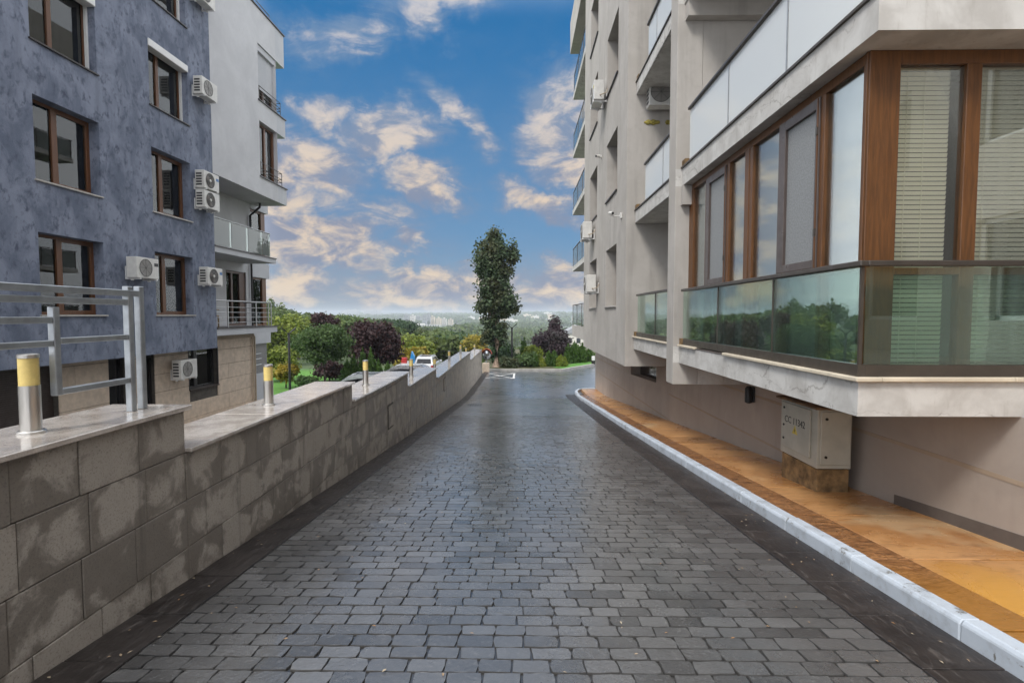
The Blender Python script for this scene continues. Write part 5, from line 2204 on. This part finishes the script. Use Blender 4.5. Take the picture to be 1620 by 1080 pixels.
def main_tree():
    Y = 38.7
    k = Y / 840.0

    def E_(px_, py, rx, rz, dy=0, dep=None):
        return ((px_ - 822) * k, Y + dy, 1.6 - (py - 498) * k, rx * k, (dep or rx) * k * .95, rz * k)
    e = [E_(783, 376, 13, 17), E_(776, 392, 22, 16, .2), E_(768, 410, 22, 15), E_(790, 402, 18, 20, -.3), E_(811, 398, 9, 19), E_(813, 408, 11, 10, .3),
         E_(766, 428, 16, 14), E_(785, 428, 24, 16), E_(800, 430, 13, 12), E_(781, 447, 24, 14), E_(792, 458, 20, 12), E_(773, 464, 18, 13),
         E_(776, 482, 22, 15), E_(800, 474, 19, 15, -.4), E_(807, 488, 17, 12), E_(764, 487, 13, 10), E_(790, 497, 16, 9, .3),
         E_(774, 508, 14, 11), E_(793, 518, 11, 10), E_(777, 525, 15, 11), E_(794, 533, 10, 9), E_(769, 536, 11, 9), E_(786, 542, 14, 8, .6)]
    base = ((784 - 822) * k, Y, g(Y) + .1)
    t = thing('broadleaf_tree', 'tall dark tree with lobed crown and bare trunk at the end of the road', 'tree', base)
    top = ((783 - 822) * k, Y, 1.6 + (498 - 390) * k)
    lim = [(x[0], x[1], x[2]) for x in e[1::2]]
    trunk_mesh(base, top, .235, .05, lim, 5).build('trunk', M['bark'], t, smooth=True)
    co, q = leaf_cloud(e, 12500, .15, up=.35, jitter=.55, clump=.55, aspect=1.5, seed=3)
    np_mesh('crown', co, q, M['leaf_main'], t)


main_tree()


def px_at(px_, py, Y):
    return ((px_ - 822) * Y / 840.0, Y, 1.6 - (py - 498) * Y / 840.0)


def lobes(cx, cy_, cz, rx, rz, n, seed, flat=.62):
    """a lobed crown: centres scattered over an ellipsoid"""
    r = random.Random(seed)
    out = [(cx, cy_, cz, rx * .72, rx * .72, rz * .72)]
    for i in range(n):
        a = r.uniform(0, 2 * PI)
        h = r.uniform(-.75, .85)
        rr = math.sqrt(max(0.05, 1 - h * h)) * r.uniform(.5, .72)
        s = r.uniform(.26, .42)
        out.append((cx + rx * rr * math.cos(a), cy_ + rx * rr * math.sin(a), cz + rz * h * .68, rx * s, rx * s, rz * s * flat / .62))
    return out


def gz(x, y):
    return terrain_z(x, y)


def garden():
    # round green tree and its neighbours left of the wall
    x, y, z = px_at(505, 540, 36)
    e = lobes(x, y, z - .1, 2.1, 1.6, 18, 1)
    t = tree('round_tree', 'round crowned fresh green tree beside the black street lamp on the lawn', 'tree', (x + .2, y, gz(x, y)), e, 15000, .105, 'leaf_round', 'bark_dark', .12, seed=11, clump=.3, vert=.3)
    x, y, z = px_at(592, 538, 42)
    e = lobes(x, y, z - .25, 2.4, 2.1, 18, 2)
    tree('purple_tree', 'large dark purple leaved tree behind the column conifers', 'tree', (x, y, gz(x, y)), e, 11000, .17, 'leaf_purple', 'bark_dark', .14, seed=12, clump=.4)
    x, y, z = px_at(514, 506, 50)
    tree('purple_tree', 'smaller reddish purple tree showing above the round green tree', 'tree', (x, y, gz(x, y)), lobes(x, y, z - .4, 1.7, 1.2, 9, 3), 3500, .18, 'leaf_purple', 'bark_dark', .12, seed=13, clump=.3)
    x, y, z = px_at(560, 575, 40)
    tree('purple_shrub', 'low purple brown shrub under the round green tree', 'shrub', (x - 2.0, y, gz(x, y)), lobes(x - 2.0, y, -2.5, 1.5, .9, 8, 4), 2600, .14, 'leaf_purple', 'bark_dark', .06, seed=14, clump=.3)
    # yellow-green shrubs left of the lamp
    x, y, z = px_at(440, 575, 40)
    tree('yellow_shrub', 'yellow green shrub next to the pale wing, left of the lamp post'.replace(', left of the lamp post', ' and the lamp post'), 'shrub', (x, y, gz(x, y)), lobes(x, y, z, 1.5, 1.4, 9, 5), 4200, .14, 'leaf_lime', 'bark_dark', .06, seed=15, clump=.35)
    x, y, z = px_at(448, 590, 36)
    tree('yellow_shrub', 'golden yellow shrub low at the lawn edge below the yellow green one', 'shrub', (x, y, gz(x, y)), lobes(x, y, z, .95, .8, 7, 6), 2600, .11, 'leaf_yellow', 'bark_dark', .05, seed=16, clump=.3)
    x, y, z = px_at(483, 604, 34)
    tree('green_shrub', 'small dark green shrub on the lawn behind the second wall cap', 'shrub', (x, y, gz(x, y)), lobes(x, y, z, .9, .45, 6, 7), 1800, .10, 'leaf_round', 'bark_dark', .04, seed=17)
    # column conifers
    grp = 'column conifers in the garden beds'

    def conifer(px_, pyt, pyb, w, Y, seed, label, leaf='leaf_thuja', bz=None):
        x, y, zt = px_at(px_, pyt, Y)
        zb = bz if bz is not None else (1.6 - (pyb - 498) * Y / 840)
        h = zt - zb
        r = w * Y / 840 / 2
        e = []
        for k2 in range(7):
            f = k2 / 6
            rr = r * (0.80 + .35 * f if f < .35 else 1.12 * (1 - f) ** .62 + .10)
            e.append((x + random.Random(seed + k2).uniform(-.1, .1) * r, y, zb + h * (f * .92 + .05), rr, rr, h * .11))
        t = thing('column_conifer', label, 'conifer', (x, y, zb), 0, grp)
        trunk_mesh((x, y, zb), (x, y, zb + h * .8), .04, .01, [], seed).build('trunk', M['bark_dark'], t)
        co, q = leaf_cloud(e, 1900, .085, up=.2, jitter=.45, aspect=2.6, seed=seed, vert=.65, clump=.2)
        np_mesh('crown', co, q, M[leaf], t)
    for i, (px_, pt, pb, w, lab) in enumerate([
            (547, 571, 606, 22, 'short column conifer at the near end of the row behind the third bollard'),
            (558, 563, 606, 17, 'slim column conifer just before the third bollard from the front'),
            (572, 554, 604, 16, 'tall column conifer directly behind the third bollard from the front'),
            (585, 553, 602, 17, 'tall column conifer just past the third bollard from the front'),
            (597, 570, 600, 16, 'low column conifer where the purple tree crown comes down'),
            (612, 574, 598, 14, 'last small column conifer of the row before the parked dark car')]):
        conifer(px_, pt, pb, w, 38, 30 + i, lab, bz=-3.4)
    for i, (px_, pt, pb, w, Y, lab, lf) in enumerate([
            (829, 536, 586, 16, 42.0, 'light column conifer rising behind the round shrubs near the second lamp', 'leaf_thuja'),
            (846, 562, 586, 12, 39.0, 'short dark column conifer among the yellow shrubs', 'leaf_thuja'),
            (868, 556, 586, 12, 39.5, 'column conifer in front of the purple grey shrub, between two yellow ones', 'leaf_thuja'),
            (877, 554, 586, 13, 39.6, 'green column conifer just below the middle of the purple grey shrub', 'leaf_thuja'),
            (899, 546, 582, 14, 42.0, 'dark column conifer at the edge of the purple grey shrub', 'leaf_thuja'),
            (909, 542, 581, 15, 42.3, 'second dark column conifer of the dense group at the grey building', 'leaf_thuja'),
            (921, 544, 580, 15, 42.8, 'third dark column conifer of the dense group at the grey building', 'leaf_thuja'),
            (932, 552, 578, 14, 44.0, 'last column conifer of the dense group, touching the grey building corner', 'leaf_thuja')]):
        conifer(px_, pt, pb, w, Y, 50 + i, lab, lf, bz=g(Y) + .08)
    for i, (px_, pt, w, lab) in enumerate([(857, 566, 13, 'yellow green column conifer beside the round shrubs'), (887, 562, 14, 'yellow green column conifer under the purple grey shrub'),
                                           (893, 566, 10, 'small yellow green column conifer before the dark dense group')]):
        conifer(px_, pt, 586, w, 39.2, 70 + i, lab, 'leaf_lime', bz=g(39.2) + .08)
    # bed at the end of the road
    x, y, z = px_at(874, 540, 44)
    e = lobes(x, y, z - .1, 1.95, 1.5, 13, 21) + [(px_at(878, 515, 44)[0], 44, px_at(878, 513, 44)[2], .55, .5, .7)]
    tree('purple_grey_shrub', 'big purple grey shrub behind the conifers at the end of the road', 'shrub', (x, y, g(y) + .08), e, 8000, .15, 'leaf_purple_grey', 'bark_dark', .09, seed=80, clump=.45)
    x, y, z = px_at(804, 575, 38.6)
    tree('round_shrub', 'loose grey green shrub next to the big tree trunk, leaning over the kerb', 'shrub', (x, y, g(y) + .08), lobes(x, y, z - .05, .85, .66, 9, 22), 3600, .10, 'leaf_main', 'bark_dark', .05, seed=81, clump=.3)
    x, y, z = px_at(836, 572, 39.4)
    tree('round_shrub', 'rounded yellow green shrub near the foot of the second lamp', 'shrub', (x, y, g(y) + .08), lobes(x, y, z, 1.0, .85, 9, 23), 3600, .11, 'leaf_round', 'bark_dark', .05, seed=82, clump=.3)
    x, y, z = px_at(845, 562, 41.5)
    tree('round_shrub', 'lime green shrub between the second lamp and the purple grey shrub', 'shrub', (x, y, g(y) + .08), lobes(x, y, z, 1.0, .85, 8, 24), 2600, .11, 'leaf_lime', 'bark_dark', .05, seed=83, clump=.3)
    x, y, z = px_at(794, 560, 43)
    tree('dark_shrub', 'dark evergreen shrub behind the trunk of the big tree', 'shrub', (x, y, g(y) + .08), lobes(x, y, z, 1.3, 1.3, 9, 25), 3000, .13, 'leaf_pine', 'bark_dark', .05, seed=84, clump=.3)
    x, y, z = px_at(819, 572, 43)
    tree('dark_shrub', 'olive green low shrub behind the second lamp post', 'shrub', (x, y, g(y) + .08), lobes(x, y, z, 1.2, .8, 8, 26), 2600, .12, 'leaf_round', 'bark_dark', .05, seed=85, clump=.3)
    x, y, z = px_at(915, 566, 45.5)
    tree('dark_shrub', 'wide dark evergreen shrub filling the gap behind the dense conifer group', 'shrub', (x, y, g(y) + .08), lobes(x, y, z, 2.0, 1.2, 10, 28), 4500, .13, 'leaf_thuja', 'bark_dark', .06, seed=87, clump=.3, vert=.3)
    x, y, z = px_at(752, 545, 62)
    tree('yellow_tree', 'golden yellow autumn tree behind the last wall bollards', 'tree', (x, y, gz(x, y)), lobes(x, y, z, 2.0, 1.5, 9, 27), 3000, .19, 'leaf_yellow', 'bark_dark', .1, seed=86, clump=.35)
    # trees beyond the parking area
    mid = [(650, 552, 64, 3.4, 1.9, 'leaf_lime', 'broad lime yellow tree behind the playground'), (680, 556, 70, 3.2, 2.2, 'leaf_lime', 'lime green tree behind the silver white car'),
           (634, 566, 56, 1.3, 1.3, 'leaf_yellow', 'small yellow tree at the rim of the purple tree'), (660, 562, 58, 1.2, 1.1, 'leaf_yellow', 'small yellow bush over the roof of the silver white car'),
           (704, 557, 74, 3.2, 3.0, 'leaf_pine', 'dark green pine to the side of the silver white car roof'), (728, 553, 84, 3.8, 3.0, 'leaf_pine', 'broad dark pine in front of the far valley'),
           (745, 551, 92, 3.0, 2.6, 'leaf_pine', 'dark pine tree close to the yellow autumn tree'), (697, 536, 96, 4.0, 1.9, 'leaf_forest', 'mid green tree below the distant tower blocks'),
           (447, 540, 60, 3.2, 3.2, 'leaf_lime', 'light yellow green tree beside the pale wing'), (436, 512, 75, 3.6, 3.0, 'leaf_forest', 'mid green tree rising beside the bar railing balcony'),
           (625, 520, 110, 5.0, 2.2, 'leaf_pine', 'dark green tree above the purple tree'), (470, 520, 74, 3.6, 2.2, 'leaf_lime', 'pale green tree behind the round green tree and lamp'),
           (560, 520, 86, 4.4, 2.3, 'leaf_forest', 'green tree between the two purple trees')]
    for i, (px_, py, Y, rx, rz, lf, lab) in enumerate(mid):
        x, y, z = px_at(px_, py, Y)
        tree('valley_tree', lab, 'tree', (x, y, gz(x, y) - .2), lobes(x, y, z, rx, rz, 12, 200 + i), 4200, .27 if Y < 80 else .34, lf, 'bark_dark', .16, group='trees beyond the parking area', seed=120 + i, clump=.35)


garden()


def forest():
    """the far wood: trees too many and too small to tell apart"""
    r = random.Random(99)
    cos, qs = [], []
    off = 0

    LX = [380, 425, 450, 500, 560, 620, 640, 700, 735, 752, 960]
    LYN = [476, 476, 487, 496, 500, 508, 518, 521, 526, 549, 549]     # wood up to 330 m
    LYF = [500, 500, 500, 500, 500, 506, 516, 518, 512, 508, 508]     # farther wood

    def add(x, y, h, w, n, size, seed):
        nonlocal off
        z = terrain_z(x, y)
        q = 822 + 840 * x / y
        if 380 < q < 960 and y < 1170:
            lim = 1.6 - (float(np.interp(q, LX, LYN if y < 330 else LYF)) - 498) * y / 840
            if z + h > lim:
                h = lim - z
                if h < 2.5:
                    return
                w = min(w, h * .6)
        e = lobes(x, y, z + h * .55, w, h * .48, 6, seed)
        co, q = leaf_cloud(e, n, size, seed=seed, clump=.3)
        cos.append(co); qs.append(q + off)
        off += len(co)
    k = 0
    # explicit skyline trees of the wooded slope on the left: (px, top py, Y)
    sky = [(425, 470, 135), (438, 474, 140), (450, 482, 128), (463, 489, 130), (474, 494, 125), (486, 491, 122), (497, 493, 120), (508, 490, 124), (520, 497, 122), (531, 494, 130), (543, 492, 140),
           (556, 495, 145), (566, 500, 120), (575, 498, 135), (587, 502, 150), (598, 503, 132), (610, 504, 128), (620, 506, 126), (640, 515, 150), (652, 517, 145), (665, 518, 160), (676, 516, 150),
           (688, 517, 140), (701, 518, 135), (713, 519, 140), (724, 518, 150), (733, 520, 130), (742, 524, 120)]
    for px_, py, Y in sky:
        for q in range(3):
            yy = Y * r.uniform(.92, 1.12)
            x, y, zt = px_at(px_ + r.uniform(-5, 5), py + r.uniform(0, 3.5) + q * 6, yy)
            h = max(5.0, zt - terrain_z(x, y))
            hh = min(h, 13)
            z = zt - hh
            e = lobes(x, y, zt - hh * .45, hh * r.uniform(.30, .40), hh * .46, 7, k)
            co, qq = leaf_cloud(e, 900, .42, seed=k, clump=.3)
            cos.append(co); qs.append(qq + off)
            off += len(co)
            k += 1
    for _ in range(260):
        y = r.uniform(62, 330)
        px_ = r.uniform(380, 960)
        x = (px_ - 822) * y / 840
        if x > 12 and y < 75:
            continue
        h = r.uniform(6, 10) if y > 100 else r.uniform(3, 5)
        add(x, y, h, h * r.uniform(.38, .55), 420 if y < 150 else 230, .40 + y * .0016, 1000 + k)
        k += 1
    for _ in range(520):
        y = r.uniform(330, 1150)
        px_ = r.uniform(540, 960)
        x = (px_ - 822) * y / 840
        h = r.uniform(8, 12)
        add(x, y, h, h * r.uniform(.5, .9), 70, 1.5 + y * .0012, 3000 + k)
        k += 1
    for _ in range(420):
        y = r.uniform(1150, 3100)
        px_ = r.uniform(540, 960)
        x = (px_ - 822) * y / 840
        h = r.uniform(8, 14)
        add(x, y, h, h * r.uniform(.9, 2.2), 40, 5.0 + y * .0012, 5000 + k)
        k += 1
    # low wood on the flanks so that reflections and side views find the same slope going on
    for _ in range(160):
        y = r.uniform(50, 260)
        x = r.uniform(-150, -40) if r.random() < .7 else r.uniform(22, 120)
        h = r.uniform(6, 10)
        add(x, y, h, h * r.uniform(.4, .6), 200, .8, 7000 + k)
        k += 1
    np_mesh('forest', np.concatenate(cos), np.concatenate(qs), M['leaf_forest'], kind='stuff')


forest()


# ------------------------------------------------------------------ street lamps, mirror, small things
def street_lamp(name, label, x, y, zb, zt, rz=0):
    t = thing(name, label, 'street lamp', (x, y, zb), rz, 'black double headed street lamps')
    h = zt - zb
    MB().lathe([(.12, 0), (.12, .03), (.072, .06), (.068, h - .38), (.06, h - .36)], n=12).build('post', M['black'], t, smooth=True)
    MB().lathe([(.075, h - .42), (.075, h - .30)], n=12).build('collar', M['black'], t, smooth=True)
    for s in (-1, 1):
        mb = MB()
        mb.prism([(s * .03, -.11, h - .36), (s * .03, -.11, h - .31), (s * .30, -.13, h - .06), (s * .40, -.12, h + .03), (s * .42, -.12, h - .01), (s * .33, -.13, h - .13)], (0, .24, 0))
        a = mb.build('lamp_arm', M['black'], t)
        fix_normals(a)
        mb = MB()
        mb.hexa([(s * .30, -.11, h - .155), (s * .40, -.11, h - .045), (s * .40, .11, h - .045), (s * .30, .11, h - .155),
                 (s * .305, -.11, h - .145), (s * .405, -.11, h - .035), (s * .405, .11, h - .035), (s * .305, .11, h - .145)])
        mb.build('lamp_head', M['ac_grey'], a)


street_lamp('street_lamp', 'black double headed street lamp on the lawn by the round green tree', -14.0, 32.0, terrain_z(-14, 32), .82, .5)
street_lamp('street_lamp', 'black double headed street lamp in the bed behind the shrubs next to the big tree', -.59, 41.0, g(41) + .1, .95, 0)


def traffic_mirror():
    x, y, z = -2.25, 36.1, -1.12
    t = thing('traffic_mirror', 'round convex traffic mirror with red hood at the far end of the stone wall', 'traffic mirror', (x, y, g(y)))
    W().box(x - .30, x + .18, y + .0, y + .30, g(y) - .1, g(y) + .62).build('concrete_base', M['travertine'], t, bevel=.03)
    W().tube([(x - .02, y + .15, g(y) + .62), (x - .02, y + .15, z + .3)], .035, 10).build('post', M['galv'], t, smooth=True)
    n = 24
    mb = W()
    rim = []
    prof = [(.30, .0), (.27, -.03), (.20, -.055), (.10, -.072)]
    for rr, dy in prof:
        rim += [(x + rr * .93 * math.cos(2 * PI * k / n), y + dy, z + rr * 1.12 * math.sin(2 * PI * k / n)) for k in range(n)]
    f = []
    for i in range(len(prof) - 1):
        f += [(i * n + k, (i + 1) * n + k, (i + 1) * n + (k + 1) % n, i * n + (k + 1) % n) for k in range(n)]
    f.append(tuple((len(prof) - 1) * n + k for k in range(n)))
    mb.poly(rim, f)
    o = mb.build('mirror_face', M['mirror'], t, smooth=True)
    fix_normals(o)
    mb = W()
    mb.tube([(x + .30 * .96 * math.cos(2 * PI * k / n), y + .01, z + .30 * 1.15 * math.sin(2 * PI * k / n)) for k in range(n + 1)], .03, 8, False)
    mb.build('rim', M['black'], t, smooth=True)
    mb = W()
    P = []
    for k in range(13):
        a = PI * (.05 + .9 * k / 12)
        P.append((a, x + .36 * math.cos(a), z + .40 * math.sin(a)))
    for (a, xx, zz), (c, x2, z2) in zip(P[:-1], P[1:]):
        for s in (0,):
            mb.hexa([(xx, y - .17, zz), (xx, y + .05, zz), (x2, y + .05, z2), (x2, y - .17, z2),
                     (xx + .025 * math.cos(a), y - .17, zz + .025 * math.sin(a)), (xx + .025 * math.cos(a), y + .05, zz + .025 * math.sin(a)),
                     (x2 + .025 * math.cos(c), y + .05, z2 + .025 * math.sin(c)), (x2 + .025 * math.cos(c), y - .17, z2 + .025 * math.sin(c))])
    fix_normals(mb.build('red_hood', M['red'], t))


traffic_mirror()


def car(label, loc, rz, paint, group='parked cars beyond the wall', cat='car'):
    """SUV, nose towards +y; origin on the ground in the middle"""
    t = thing('parked_car', label, cat, loc, rz, group)
    prof = [(-2.15, .38), (-2.22, .62), (-2.18, .95), (-2.05, 1.02), (1.15, 1.05), (1.95, .92), (2.2, .72), (2.22, .42), (2.0, .30), (-1.95, .30)]
    mb = MB()
    n = len(prof)
    for xx, sc in ((-.90, .985), (-.80, 1.0), (.80, 1.0), (.90, .985)):
        mb.v += [(xx, y * sc, .3 + (z - .3) * (1 if abs(xx) < .85 else .94) + (0 if abs(xx) < .85 else .02)) for y, z in prof]
    for s in range(3):
        mb.f += [(s * n + k, s * n + (k + 1) % n, (s + 1) * n + (k + 1) % n, (s + 1) * n + k) for k in range(n)]
    mb.f += [tuple(range(n)), tuple(3 * n + k for k in range(n))[::-1]]
    b = mb.build('body', M[paint], t, bevel=.03, smooth=True)
    fix_normals(b)
    # cabin
    rp = [(-2.08, 1.0, .80), (-1.78, 1.50, .64), (-1.55, 1.60, .60), (-.2, 1.645, .60), (.35, 1.58, .60), (1.15, 1.03, .76)]
    mb = MB()
    m = len(rp)
    mb.v += [(-w, y, z) for y, z, w in rp] + [(w, y, z) for y, z, w in rp]
    mb.f += [(k, k + 1, m + k + 1, m + k) for k in range(m - 1)] + [tuple(range(m)), tuple(range(m, 2 * m))[::-1], (0, m, 2 * m - 1, m - 1)]
    c = mb.build('cabin', M[paint], t, bevel=.03, smooth=True)
    fix_normals(c)

    def quad(name, pts, mat):
        q = MB()
        q.face(pts)
        return q.build(name, M[mat], t)
    quad('rear_window', [(-.60, -2.055, 1.08), (.60, -2.055, 1.08), (.53, -1.83, 1.45), (-.53, -1.83, 1.45)], 'car_glass')
    quad('windscreen', [(.66, 1.07, 1.10), (-.66, 1.07, 1.10), (-.54, .45, 1.53), (.54, .45, 1.53)], 'car_glass')
    for s in (-1, 1):
        quad('side_window', [(s * .775, -1.75, 1.10), (s * .745, .85, 1.12), (s * .625, .25, 1.52), (s * .635, -1.5, 1.50)], 'car_glass')
        q = MB(); q.box(s * .62, s * .87, -2.235, -2.12, .78, .95); q.build('tail_light', M['red_light'], t, bevel=.01)
        q = MB(); q.box(s * .60, s * .86, 2.06, 2.17, .70, .84); q.build('headlight', M['white_plastic'], t, bevel=.01)
        q = MB(); q.box(s * .88, s * 1.06, .72, .86, 1.02, 1.17); q.build('wing_mirror', M[paint], t, bevel=.02)
        q = MB(); q.tube([(s * .52, -1.5, 1.63), (s * .52, -1.4, 1.68), (s * .52, .1, 1.69), (s * .52, .2, 1.64)], .018, 6); q.build('roof_bar', M['galv'], t)
        for yy in (-1.38, 1.42):
            q = MB()
            q.tube([(s * .70, yy, .34), (s * .92, yy, .34)], .34, 20)
            w = q.build('wheel', M['tyre'], t, smooth=True)
            q = MB()
            q.tube([(s * .90, yy, .34), (s * .935, yy, .34)], .21, 16)
            q.build('rim', M['steel'], w, smooth=True)
    q = MB(); q.box(-.80, .80, -2.26, -2.14, .36, .56); q.build('rear_bumper', M['tyre'], t, bevel=.02)
    q = MB(); q.box(-.80, .80, 2.12, 2.26, .34, .52); q.build('front_bumper', M['tyre'], t, bevel=.02)
    q = MB(); q.box(-.26, .26, -2.245, -2.16, .72, .83); q.build('number_plate', M['white_plastic'], t)
    q = MB(); q.box(-.42, .42, -1.45, .1, 1.645, 1.655); q.build('sunroof', M['car_glass'], t)
    return t


car('silver white SUV parked with its rear window towards us behind the fourth wall step', (-7.8, 45.0, -3.44), 0, 'car_white')
car('grey car parked sideways, only its roof showing over the third wall step', (-8.0, 35.4, -3.40), PI / 2, 'car_grey')
car('pale car parked below the second wall step, only its roof and dark windows showing', (-9.3, 30.2, -3.42), PI / 2 + .1, 'car_white')


def playground():
    x, y = -10.2, 48.2
    t = thing('playground_slide', 'small blue, red and orange playground slide beyond the parked cars', 'playground slide', (x, y, -3.5))
    zb = -3.46
    W().prism([(x + .10, y, zb + .25), (x + .62, y, zb + .25), (x + .58, y, zb + 1.25), (x + .34, y, zb + 1.75), (x + .24, y, zb + 1.2)], (0, .5, 0)).build('chute', M['bright_blue'], t, bevel=.01)
    W().box(x - .62, x - .12, y + .05, y + .5, zb, zb + 1.15).build('tower_panel', M['red'], t, bevel=.02)
    W().box(x + 1.75, x + 2.05, y, y + .4, zb, zb + 1.0).build('tower_panel', M['bright_blue'], t, bevel=.02)
    W().box(x + 1.32, x + 1.6, y, y + .3, zb, zb + 1.05).build('post', M['orange'], t, bevel=.02)
    W().box(x - .1, x + .06, y + .1, y + .3, zb, zb + .85).build('handrail', M['white_plastic'], t, bevel=.02)
    W().box(x - .6, x + 2.0, y + .51, y + .6, zb + .2, zb + .45).build('platform', M['chair_wood'], t)


playground()


def white_post():
    t = thing('marker_post', 'small white post with black foot at the corner of the grey building', 'marker post', (5.75, 41.4, g(41.4) + .1))
    MB().box(-.13, .13, -.13, .13, 0, .28).build('foot', M['black'], t, bevel=.02)
    MB().box(-.12, .12, -.12, .12, .281, .62).build('post', M['white_plastic'], t, bevel=.03)


white_post()


# ------------------------------------------------------------------ far town
def block(name, label, x, y, zb, w, d, h, mat, cols=4, floors=9, group=None, rz=0.0, cat='apartment block', win=True):
    t = thing(name, label, cat, (x, y, zb), rz, group)
    MB().box(-w / 2, w / 2, -d / 2, d / 2, -8, h).build('wall', M[mat], t)
    MB().box(-w * .18, w * .12, -d * .2, d * .2, h, h + 2.6).build('roof_house', M[mat], t)
    MB().box(-w / 2 - .15, w / 2 + .15, -d / 2 - .15, d / 2 + .15, h + .001, h + .45).build('roof_edge', M['far_b'], t)
    if win:
        fw = (w - 1.5) / cols
        fh = h / floors
        me = MB()
        me.box(-fw * .31, fw * .31, -.12, .10, 0, fh * .55)
        proto = None
        for i in range(cols):
            for j in range(floors):
                p = (-w / 2 + .75 + fw * (i + .5), -d / 2, fh * (j + .3))
                if proto is None:
                    proto = me.build('window', M['far_win'], t)
                    proto.location = p
                else:
                    o = proto.copy()
                    col.objects.link(o)
                    o.location = p
    return t


def town():
    def P(px_, py, Y):
        return px_at(px_, py, Y)
    gt = 'tower blocks of the distant estate'
    Y0 = 1180
    k = Y0 / 840
    tw = [(643, 9, 498, 'far_b', 'pale tower block with dark window bands, first in the distant estate'), (653, 9, 499, 'far_c', 'whitish tower block second in the distant estate'),
          (662, 10, 500, 'far_b', 'grey tower block in the middle of the distant estate'), (672, 8, 498, 'far_b', 'dark grey tower block with bright neighbour in the distant estate'),
          (678, 6, 496, 'far_b', 'tallest narrow grey tower of the distant estate'), (684, 9, 501, 'far_a', 'bright cream tower block of the distant estate'),
          (694, 9, 503, 'far_a', 'broad cream block after the brightest tower of the estate'), (703, 8, 504, 'far_c', 'lower pale block near the end of the distant estate'),
          (713, 9, 505, 'far_a', 'last cream block closing the distant estate before the valley')]
    for i, (px_, w, pt, mt, lab) in enumerate(tw):
        x, y, zt = P(px_, pt, Y0 + (i % 3) * 25)
        zb = 1.6 - (517 - 498) * k
        block('tower_block', lab, x, y, zb, w * k * .86, 13, zt - zb, mt, 4, 8, gt)
    x, y, zt = P(664, 512, Y0 - 50)
    block('low_block', 'long low white block in front of the distant tower blocks', x, y, 1.6 - 20 * k, 62 * k, 12, 7.0, 'far_c', 16, 2, None)
    # hazy blocks on the ridge
    Y1 = 2350
    k1 = Y1 / 840
    rd_ = [(543, 8, 492), (551, 9, 490), (561, 12, 489.5), (580, 8, 492), (588, 10, 490.5), (597, 10, 491), (610, 7, 496), (617, 9, 495), (628, 7, 496.5)]
    for i, (px_, w, pt) in enumerate(rd_):
        x, y, zt = P(px_, pt, Y1 + (i % 2) * 60)
        zb = terrain_z(x, y)
        block('ridge_block', 'hazy grey housing block on the far ridge above the wood', x, y, zb, w * k1, 16, max(9, zt - zb), 'far_b', 3, 4, 'hazy housing blocks on the far ridge', win=False)
    r = random.Random(5)
    for i in range(16):
        Y = r.uniform(1300, 2000)
        px_ = r.uniform(725, 930)
        x = (px_ - 822) * Y / 840
        block('valley_house', 'small pale house in the hazy valley', x, Y, terrain_z(x, Y), r.uniform(14, 30), 14, r.uniform(10, 15), r.choice(['far_a', 'far_c', 'far_b']), 3, 3, 'small pale houses in the hazy valley', win=False, cat='house')
    # white house seen below the far balcony
    x, y, z = P(912, 541, 160)
    t = thing('white_house', 'white house partly hidden under the lowest far balcony', 'house', (x, y, terrain_z(x, y)))
    zz = terrain_z(x, y)
    W().box(x - 4, x + 5, y, y + 9, zz - 2, z + 2.5).build('wall', M['far_c'], t)
    W().prism([(x - 4.5, y - .4, z + 2.501), (x + 5.5, y - .4, z + 2.501), (x + .5, y - .4, z + 5.2)], (0, 10, 0)).build('roof', M['far_b'], t)
    for dx in (-2.6, .0, 2.6):
        W().box(x + dx, x + dx + 1.2, y - .06, y + .1, z - .3, z + 1.2).build('window', M['far_win'], t)


town()


# ------------------------------------------------------------------ air
def haze():
    mb = W()
    mb.box(-3300, 3300, -300, 3300, -32, 25)
    m = bpy.data.materials.new('haze_air')
    m.use_nodes = True
    t = m.node_tree
    t.nodes.clear()
    out = t.nodes.new('ShaderNodeOutputMaterial')
    v = t.nodes.new('ShaderNodeVolumePrincipled')
    v.inputs['Color'].default_value = (0.78, 0.84, 0.93, 1)
    v.inputs['Density'].default_value = 0.00036
    v.inputs['Anisotropy'].default_value = 0.2
    t.links.new(v.outputs[0], out.inputs['Volume'])
    mb.build('haze', m, kind='stuff')


haze()
